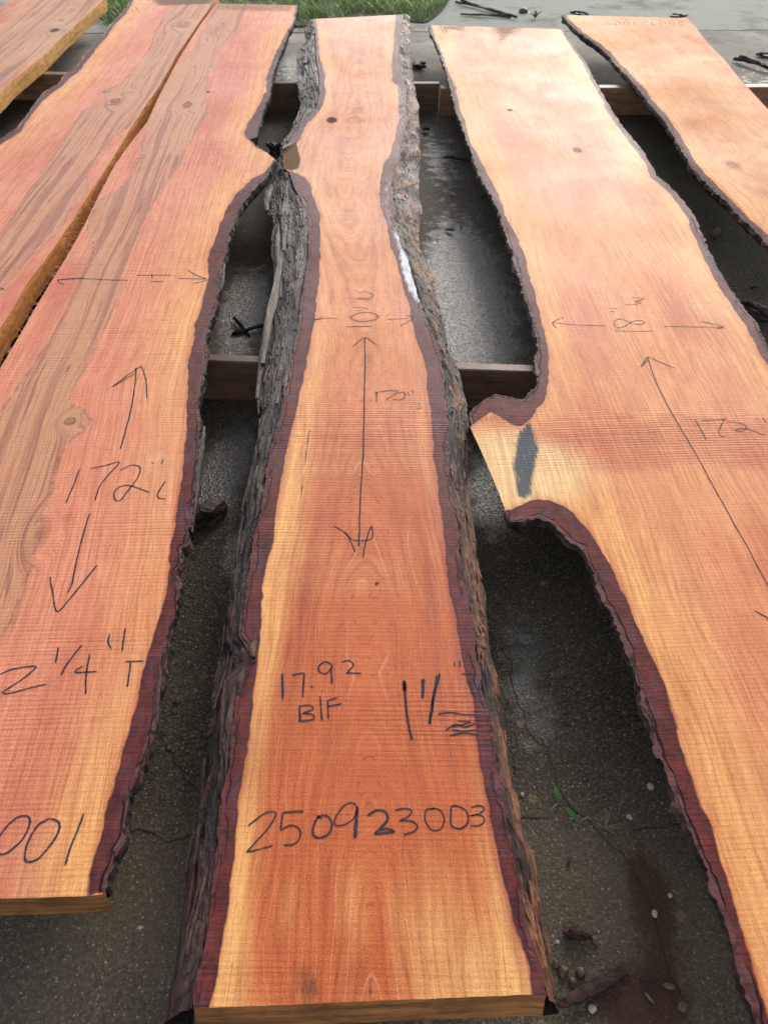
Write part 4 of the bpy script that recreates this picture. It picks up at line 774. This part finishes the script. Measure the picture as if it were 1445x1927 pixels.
hh = k.math('ADD', k.math('ADD', k.math('MULTIPLY', n2, 1.0), k.math('MULTIPLY', gn, .35)), k.math('ADD', k.math('MULTIPLY', n3, .5), k.math('MULTIPLY', vd, .5)))
bn = k.bump(hh, .0035, .8); k.set(Normal=bn)
M_CON = k.m
g = mesh_obj('concrete_ground', v, fs, M_CON, None, True); tag(g, None, None, None, 'structure')
fattr(g, 'dry', dry.ravel()); fattr(g, 'puddle', pud.ravel()); fattr(g, 'brown', brown.ravel()); fattr(g, 'crack', np.zeros(nx*ny))
M_CRACK = plain('crack_dirt', (.008, .007, .005), (.016, .013, .010), 200., .9)
for cp in crkp:                                  # open fissures: thin dark earth-filled seams let into the slab
    s = smooth_line(WP(cp, .001), .006); s = s+np.column_stack([fbm(s[:, 0]*50, s[:, 1]*50, 3, 3), fbm(s[:, 0]*50, s[:, 1]*50, 9, 3)])*.006
    d = np.gradient(s, axis=0); d /= np.linalg.norm(d, axis=1)[:, None]; nm = np.column_stack([-d[:, 1], d[:, 0]]); hw = .0007*(1+.7*fbm(s[:, 0]*120, s[:, 1]*120, 5, 2)); hw[0] = hw[-1] = .0001
    A_ = s+nm*hw[:, None]; B_ = s-nm*hw[:, None]; V = []; Fs = []
    for i in range(len(s)):
        zg = float(fbm(s[i, 0]*2.2, s[i, 1]*2.2, 300, 4)*.003)+.0008; V += [(*A_[i], zg), (*B_[i], zg)]
        if i: q = i*2; Fs.append((q-2, q-1, q+1, q))
    co = mesh_obj('crack', V, Fs, M_CRACK); tag(co, None, None, None, 'structure')

# ============================================================ grass at the far edge
soil = smooth_line(WP([(150, -30), (175, 20), (190, 36), (235, 52), (400, 48), (560, 52), (640, 42), (760, 40), (800, 44), (838, 12), (850, -30)], 0), .05)
M_SOIL = plain('soil', (.03, .028, .012), (.055, .05, .02), 30., .95, .01)
far_y = 14.0
sv = [(q[0], q[1], .006+.004*random.random()) for q in soil]; n_ = len(sv); sv += [(q[0]*1.0 + (q[0]-0)*.6, far_y, .006) for q in soil]
so_ = mesh_obj('soil_ground', sv, [(i, i+1, n_+i+1, n_+i) for i in range(n_-1)], M_SOIL); tag(so_, None, None, None, 'structure')
k = N('grass_blade'); hgt = k.attr('tip'); rn = k.attr('tint')
col = k.mix(rn, (.13, .27, .03), (.34, .48, .08)); col = k.mix(hgt, k.mix(.5, col, (.03, .06, .012)), col); col = k.mix(k.map(rn, .93, .96), col, (.42, .36, .17))
k.set(Base_Color=col, Roughness=.5, Specular_IOR_Level=.4)
tr = k.b.inputs.get('Transmission Weight')
M_GRASS = k.m
fsoil = soil; xs0, xs1 = fsoil[:, 0].min(), fsoil[:, 0].max()
rng = np.random.RandomState(4); nb = 26000
bxp = rng.uniform(xs0-.5, xs1+.3, nb); edge_y = np.interp(bxp, np.sort(fsoil[:, 0]), fsoil[np.argsort(fsoil[:, 0]), 1]); byp = edge_y-.06+rng.beta(1, 1.8, nb)*3.0
byp = byp+.16*fbm(bxp*7, bxp*0, 12, 3); keep = (fbm(bxp*3, byp*3, 9, 3) > -.35) & ((byp-edge_y > .12) | (rng.rand(nb) < .75)); bxp, byp = bxp[keep], byp[keep]; nb = len(bxp)
az = rng.uniform(0, 6.283, nb); hh_ = rng.uniform(.03, .085, nb)*(1+.5*fbm(bxp*5, byp*5, 2, 2)); wd = rng.uniform(.0015, .0032, nb); ln = rng.uniform(.2, 1.0, nb)*hh_
dx, dy = np.cos(az), np.sin(az); T = [0, .4, .75, 1]; VV = np.zeros((nb, 7, 3)); tip = np.zeros((nb, 7))
for i, t in enumerate(T):
    cx_, cy_, cz_ = bxp+dx*ln*t*t, byp+dy*ln*t*t, .004+hh_*(t-.25*t*t)
    ww = wd*(1-t*.85)
    if i < 3: VV[:, 2*i] = np.column_stack([cx_-dy*ww, cy_+dx*ww, cz_]); VV[:, 2*i+1] = np.column_stack([cx_+dy*ww, cy_-dx*ww, cz_]); tip[:, 2*i] = tip[:, 2*i+1] = t
    else: VV[:, 6] = np.column_stack([cx_, cy_, cz_]); tip[:, 6] = 1
b0 = np.arange(nb)*7; fq = []
for q in ((0, 1, 3, 2), (2, 3, 5, 4)): fq.append(np.column_stack([b0+i for i in q]))
fl = [tuple(r) for r in np.vstack(fq).tolist()]+[tuple(r) for r in np.column_stack([b0+4, b0+5, b0+6]).tolist()]
gr = mesh_obj('grass', VV.reshape(-1, 3), fl, M_GRASS); fattr(gr, 'tip', tip.ravel()); fattr(gr, 'tint', np.repeat(rng.rand(nb), 7))
tag(gr, 'short green grass strip beyond the far ends of the boards', 'grass', None, 'stuff')

# ============================================================ litter on the concrete
M_CHIP = bark_mat('loose_bark', (.012, .009, .008), (.05, .028, .02), (.20, .12, .07), .2)
M_TWIG = plain('dark_twig', (.035, .022, .015), (.012, .009, .007), 90., .6, .001)
M_STONE = plain('pale_pebble', (.40, .35, .28), (.25, .20, .15), 60., .55, .0015); M_STONE2 = plain('brown_pebble', (.10, .06, .04), (.055, .035, .025), 60., .45, .0015)
M_LEAF = plain('leaf_green', (.03, .11, .012), (.06, .15, .02), 60., .4, .0005); M_STRAW = plain('straw', (.20, .16, .07), (.12, .09, .04), 60., .6, .0005)
M_ZINC = plain('dull_zinc', (.12, .12, .12), (.06, .06, .06), 80., .4, .0006)
def piece(name, a, b, wd, th, mat, label, cat, group, seed, n=2, z=.004):
    rnd = random.Random(seed); V = []; Fs = []; rl = []; p, q = W(*a, z), W(*b, z); c = (p+q)/2; L = np.linalg.norm(q-p)
    for i in range(n): shard(V, Fs, rl, c-c+np.array([rnd.uniform(-.2, .2)*wd, rnd.uniform(-.1, .1)*L*.3, th*.5+i*th*.45]), (q-p), (0, 0, 1), L*(1-.18*i), wd*(1-.3*i), th, rnd)
    o = mesh_obj(name, V, Fs, mat); o.location = c; fattr(o, 'relief', rl); return tag(o, label, cat, group)
G1 = 'bark scraps and twigs on the concrete'
piece('bark_piece', (1052, 1898), (1188, 1824), .017, .008, M_CHIP, 'long torn bark strip lying bottom right beside the end of the centre board', 'bark piece', G1, 1, 3)
piece('bark_piece', (1200, 1846), (1236, 1840), .008, .006, M_CHIP, 'small dark bark chip beside the brown stain at bottom right', 'bark piece', G1, 2)
piece('bark_piece', (362, 992), (432, 958), .045, .016, M_CHIP, 'black wet bark chunk in the gap left of the centre board', 'bark piece', G1, 3, 3)
piece('bark_piece', (1060, 1755), (1115, 1762), .012, .006, M_CHIP, 'crumbled bark bits right of the centre board end', 'bark piece', G1, 4, 3)
piece('bark_piece', (1340, 455), (1352, 432), .022, .010, M_CHIP, 'brown chip standing out in the dark gap by the far right board', 'bark piece', G1, 5)
piece('bark_piece', (1388, 575), (1470, 620), .035, .014, M_CHIP, 'dark bark strip at the right picture edge beyond the pale board', 'bark piece', G1, 6, 3)
piece('bark_piece', (782, 122), (800, 130), .05, .012, M_CHIP, 'flat dark bark flake between the far ends of centre and pale boards', 'bark piece', G1, 7, 3)
piece('bark_piece', (505, 283), (531, 290), .03, .02, M_CHIP, 'curled bark crumb under the notch of the centre board', 'bark piece', G1, 8, 3)
piece('twig', (832, 301), (884, 302), .010, .008, M_TWIG, 'straight black twig touching the shadow of the pale board', 'twig', G1, 9)
piece('twig', (436, 628), (508, 616), .010, .008, M_TWIG, 'thin black twig in front of the middle bearer, left gap', 'twig', G1, 10)
piece('twig', (440, 602), (470, 632), .008, .007, M_TWIG, 'short twig crossing another one in the left gap', 'twig', G1, 11)
piece('twig', (795, 246), (808, 248), .012, .008, M_TWIG, 'tiny black stub below the far dark bearer', 'twig', G1, 12)
piece('twig', (1380, 114), (1462, 139), .022, .014, M_TWIG, 'dark stick lying right of the far right board', 'twig', G1, 13, 2)
piece('twig', (858, 5), (975, 36), .020, .012, M_TWIG, 'long dark stick on dry concrete beside the grass', 'twig', G1, 14, 2)
piece('twig', (865, 28), (960, 33), .012, .008, M_TWIG, 'thin stick lying just in front of the long one by the grass', 'twig', G1, 15)
piece('twig', (1260, 31), (1293, 32), .014, .008, M_TWIG, 'short stick behind the far end of the far right board', 'twig', G1, 16)
piece('twig', (1072, 27), (1108, 29), .02, .010, M_TWIG, 'flat dark scrap behind the pointed corner of the far right board', 'twig', G1, 17)
piece('twig', (1422, 104), (1460, 108), .02, .010, M_TWIG, 'stubby stick at the right picture edge above the longer stick', 'twig', G1, 18)
piece('twig', (1213, 1868), (1228, 1890), .003, .002, M_STRAW, 'pale straw bit on brown stain at the bottom', 'twig', G1, 19, 1)
piece('twig', (905, 376), (927, 368), .010, .008, M_TWIG, 'small stub beside the left edge of the pale board', 'twig', G1, 20, 1)
piece('twig', (840, 433), (855, 437), .012, .006, M_TWIG, 'little black flake on the shiny wet concrete', 'twig', G1, 21, 1)
piece('twig', (1410, 545), (1425, 540), .012, .006, M_TWIG, 'small dark flake right of the pale board near the picture edge', 'twig', G1, 22, 1)
rnd = random.Random(77); V = []; Fs = []; rl = []
for _ in range(900):                             # bark crumbs and sawdust washed into the gaps
    x, y = rnd.uniform(-.75, 1.7), .25+4.6*rnd.random()**1.3
    if float(fbm(np.array(x*3.2), np.array(y*2.6), 91, 3)) < rnd.uniform(-.1, .45): continue
    a = rnd.uniform(0, 6.28); L = rnd.uniform(.003, .012)*(2.2 if rnd.random() < .06 else 1)
    shard(V, Fs, rl, (x, y, .0035), (math.cos(a), math.sin(a), rnd.uniform(-.1, .1)), (0, 0, 1), L, L*rnd.uniform(.15, .45), .0018, rnd)
co = mesh_obj('bark_crumbs', V, Fs, M_CHIP); fattr(co, 'relief', rl); tag(co, 'fine bark crumbs and wood bits scattered over the wet concrete', 'debris', None, 'stuff')
def pebble(px, py, r, mat, label, seed):
    rnd = random.Random(seed); V = []; Fs = []; nu, nv_ = 14, 9; c = W(px, py, r*.45); sx, sy, sz = rnd.uniform(.85, 1.3), rnd.uniform(.7, 1), rnd.uniform(.55, .8)
    for j in range(nv_+1):
        for i in range(nu):
            th = math.pi*j/nv_; ph = 2*math.pi*i/nu; d = np.array([math.sin(th)*math.cos(ph), math.sin(th)*math.sin(ph), math.cos(th)])
            rr = r*(1+.22*float(vn(d[0]*1.6+seed*3.1, d[1]*1.6+d[2]*1.3, seed))+.07*float(vn(d[0]*5, d[1]*5+d[2]*4, seed+1))); V.append((d[0]*rr*sx, d[1]*rr*sy, d[2]*rr*sz))
    for j in range(nv_):
        for i in range(nu): Fs.append((j*nu+i, (j+1)*nu+i, (j+1)*nu+(i+1) % nu, j*nu+(i+1) % nu))
    o = mesh_obj('pebble', V, Fs, mat, None, True); o.location = c; o.rotation_euler[2] = rnd.uniform(0, 6); return tag(o, label, 'pebble', 'pebbles scattered on the concrete')
for i, (a, b, r, m, l) in enumerate([(1223, 1480, .0050, 0, 'white pebble below the notch, nearest the pale board'), (1184, 1538, .0046, 0, 'white pebble right of the grassy tuft'), (1231, 1719, .0050, 0, 'white pebble on top of the brown trickle'),
    (1114, 1898, .0058, 0, 'square pale pebble beside the long bark strip'), (1060, 1828, .0075, 1, 'olive brown pebble near the end of the centre board'), (1093, 1830, .0075, 1, 'reddish pebble right of the olive one'), (1077, 1848, .0055, 1, 'small brown pebble between two larger ones'),
    (1046, 1813, .0050, 1, 'dull brown pebble closest to the centre board bark'), (1119, 1770, .0062, 1, 'dark round pebble by the crumbled bark bits'), (1260, 1685, .0040, 0, 'small pale pebble high above the brown trickle'), (982, 1495, .0035, 0, 'tiny white pebble left of the green sprout'),
    (334, 1318, .0062, 1, 'mossy brown pebble in the gap left of the centre board'), (1258, 1856, .0055, 1, 'grey pebble at the lower end of the brown trickle'), (1282, 1894, .0060, 1, 'brown grey pebble near the bottom picture edge'), (984, 21, .022, 1, 'dark round stone on the dry concrete beyond the pale board'),
    (1048, 1773, .0030, 0, 'tiny pale pebble left of the crumbled bark bits'), (265, 1745, .0028, 0, 'tiny white grit stone near the end of the left board')]):
    pebble(a, b, r, M_STONE2 if m else M_STONE, l, 40+i)
def leaf_mesh(V, Fs, base, az, L, wdt, lift, curl=.5):
    n0 = len(V); d = np.array([math.cos(az), math.sin(az), 0]); s = np.array([-d[1], d[0], 0])
    for k in range(8):
        t = k/7; c = np.array(base)+d*L*t+np.array([0, 0, lift*L*(t-curl*t*t)]); ww = wdt*math.sin(math.pi*(.06+.9*t))**.8
        V += [tuple(c+s*ww), tuple(c-np.array([0, 0, ww*.35])), tuple(c-s*ww)]
        if k: b = n0+3*(k-1); Fs += [(b, b+1, b+4, b+3), (b+1, b+2, b+5, b+4)]
def sprout(px, py, leaves, label, mat=M_LEAF, straw=()):
    c = W(px, py, 0); root = empty('weed_sprout', c); tag(root, label, 'weed', 'weeds growing through the concrete')
    for (az, L, wdt, lift) in leaves:
        V = []; Fs = []; leaf_mesh(V, Fs, (0, 0, .004), math.radians(az), L, wdt, lift); mesh_obj('leaf', V, Fs, mat, root, True)
    for (az, L, lift) in straw:
        V = []; Fs = []; leaf_mesh(V, Fs, (0, 0, .004), math.radians(az), L, .0011, lift, .8); mesh_obj('blade', V, Fs, M_STRAW, root, True)
sprout(1050, 1512, [(100, .022, .0045, .9), (70, .014, .003, .4)], 'bright green sprout in the crack right of the centre board', straw=[(220, .02, .5)])
sprout(1088, 1548, [(135, .026, .004, .6)], 'single leaning green leaf below the upright sprout', straw=[(20, .018, .4)])
sprout(1136, 1560, [(60, .02, .0015, .9)], 'dry straw coloured tuft left of the white pebble', mat=M_STRAW, straw=[(75, .028, .9), (10, .022, .4), (-40, .02, .35), (150, .014, .5), (-5, .028, .3)])
sprout(1006, 36, [(a, .05, .009, 1.3) for a in (80, 150, 20, 260, 200)], 'tiny green weed in the joint behind the pale board', straw=[(170, .12, .2), (10, .08, .3), (200, .09, .1)])
# ribbed washer-like disc set into the concrete
c = W(988, 1203, .001); V = []; Fs = []; prof = [(.0, .0030), (.0035, .0032), (.0042, .0016), (.0062, .0016), (.0070, .0036), (.0100, .0036), (.0112, .0022), (.0118, 0)]; n = 36
for r, zz in prof:
    for i in range(n): V.append((r*math.cos(i*2*math.pi/n), r*math.sin(i*2*math.pi/n), zz))
for q in range(len(prof)-1):
    for i in range(n): Fs.append((q*n+i, (q+1)*n+i, (q+1)*n+(i+1) % n, q*n+(i+1) % n))
wo = mesh_obj('washer', V, Fs, M_ZINC, None, True); wo.location = c; tag(wo, 'round ribbed metal washer lying on wet concrete right of the centre board', 'washer')
print('verts', sum(len(o.data.vertices) for o in C.objects if o.type == 'MESH'))
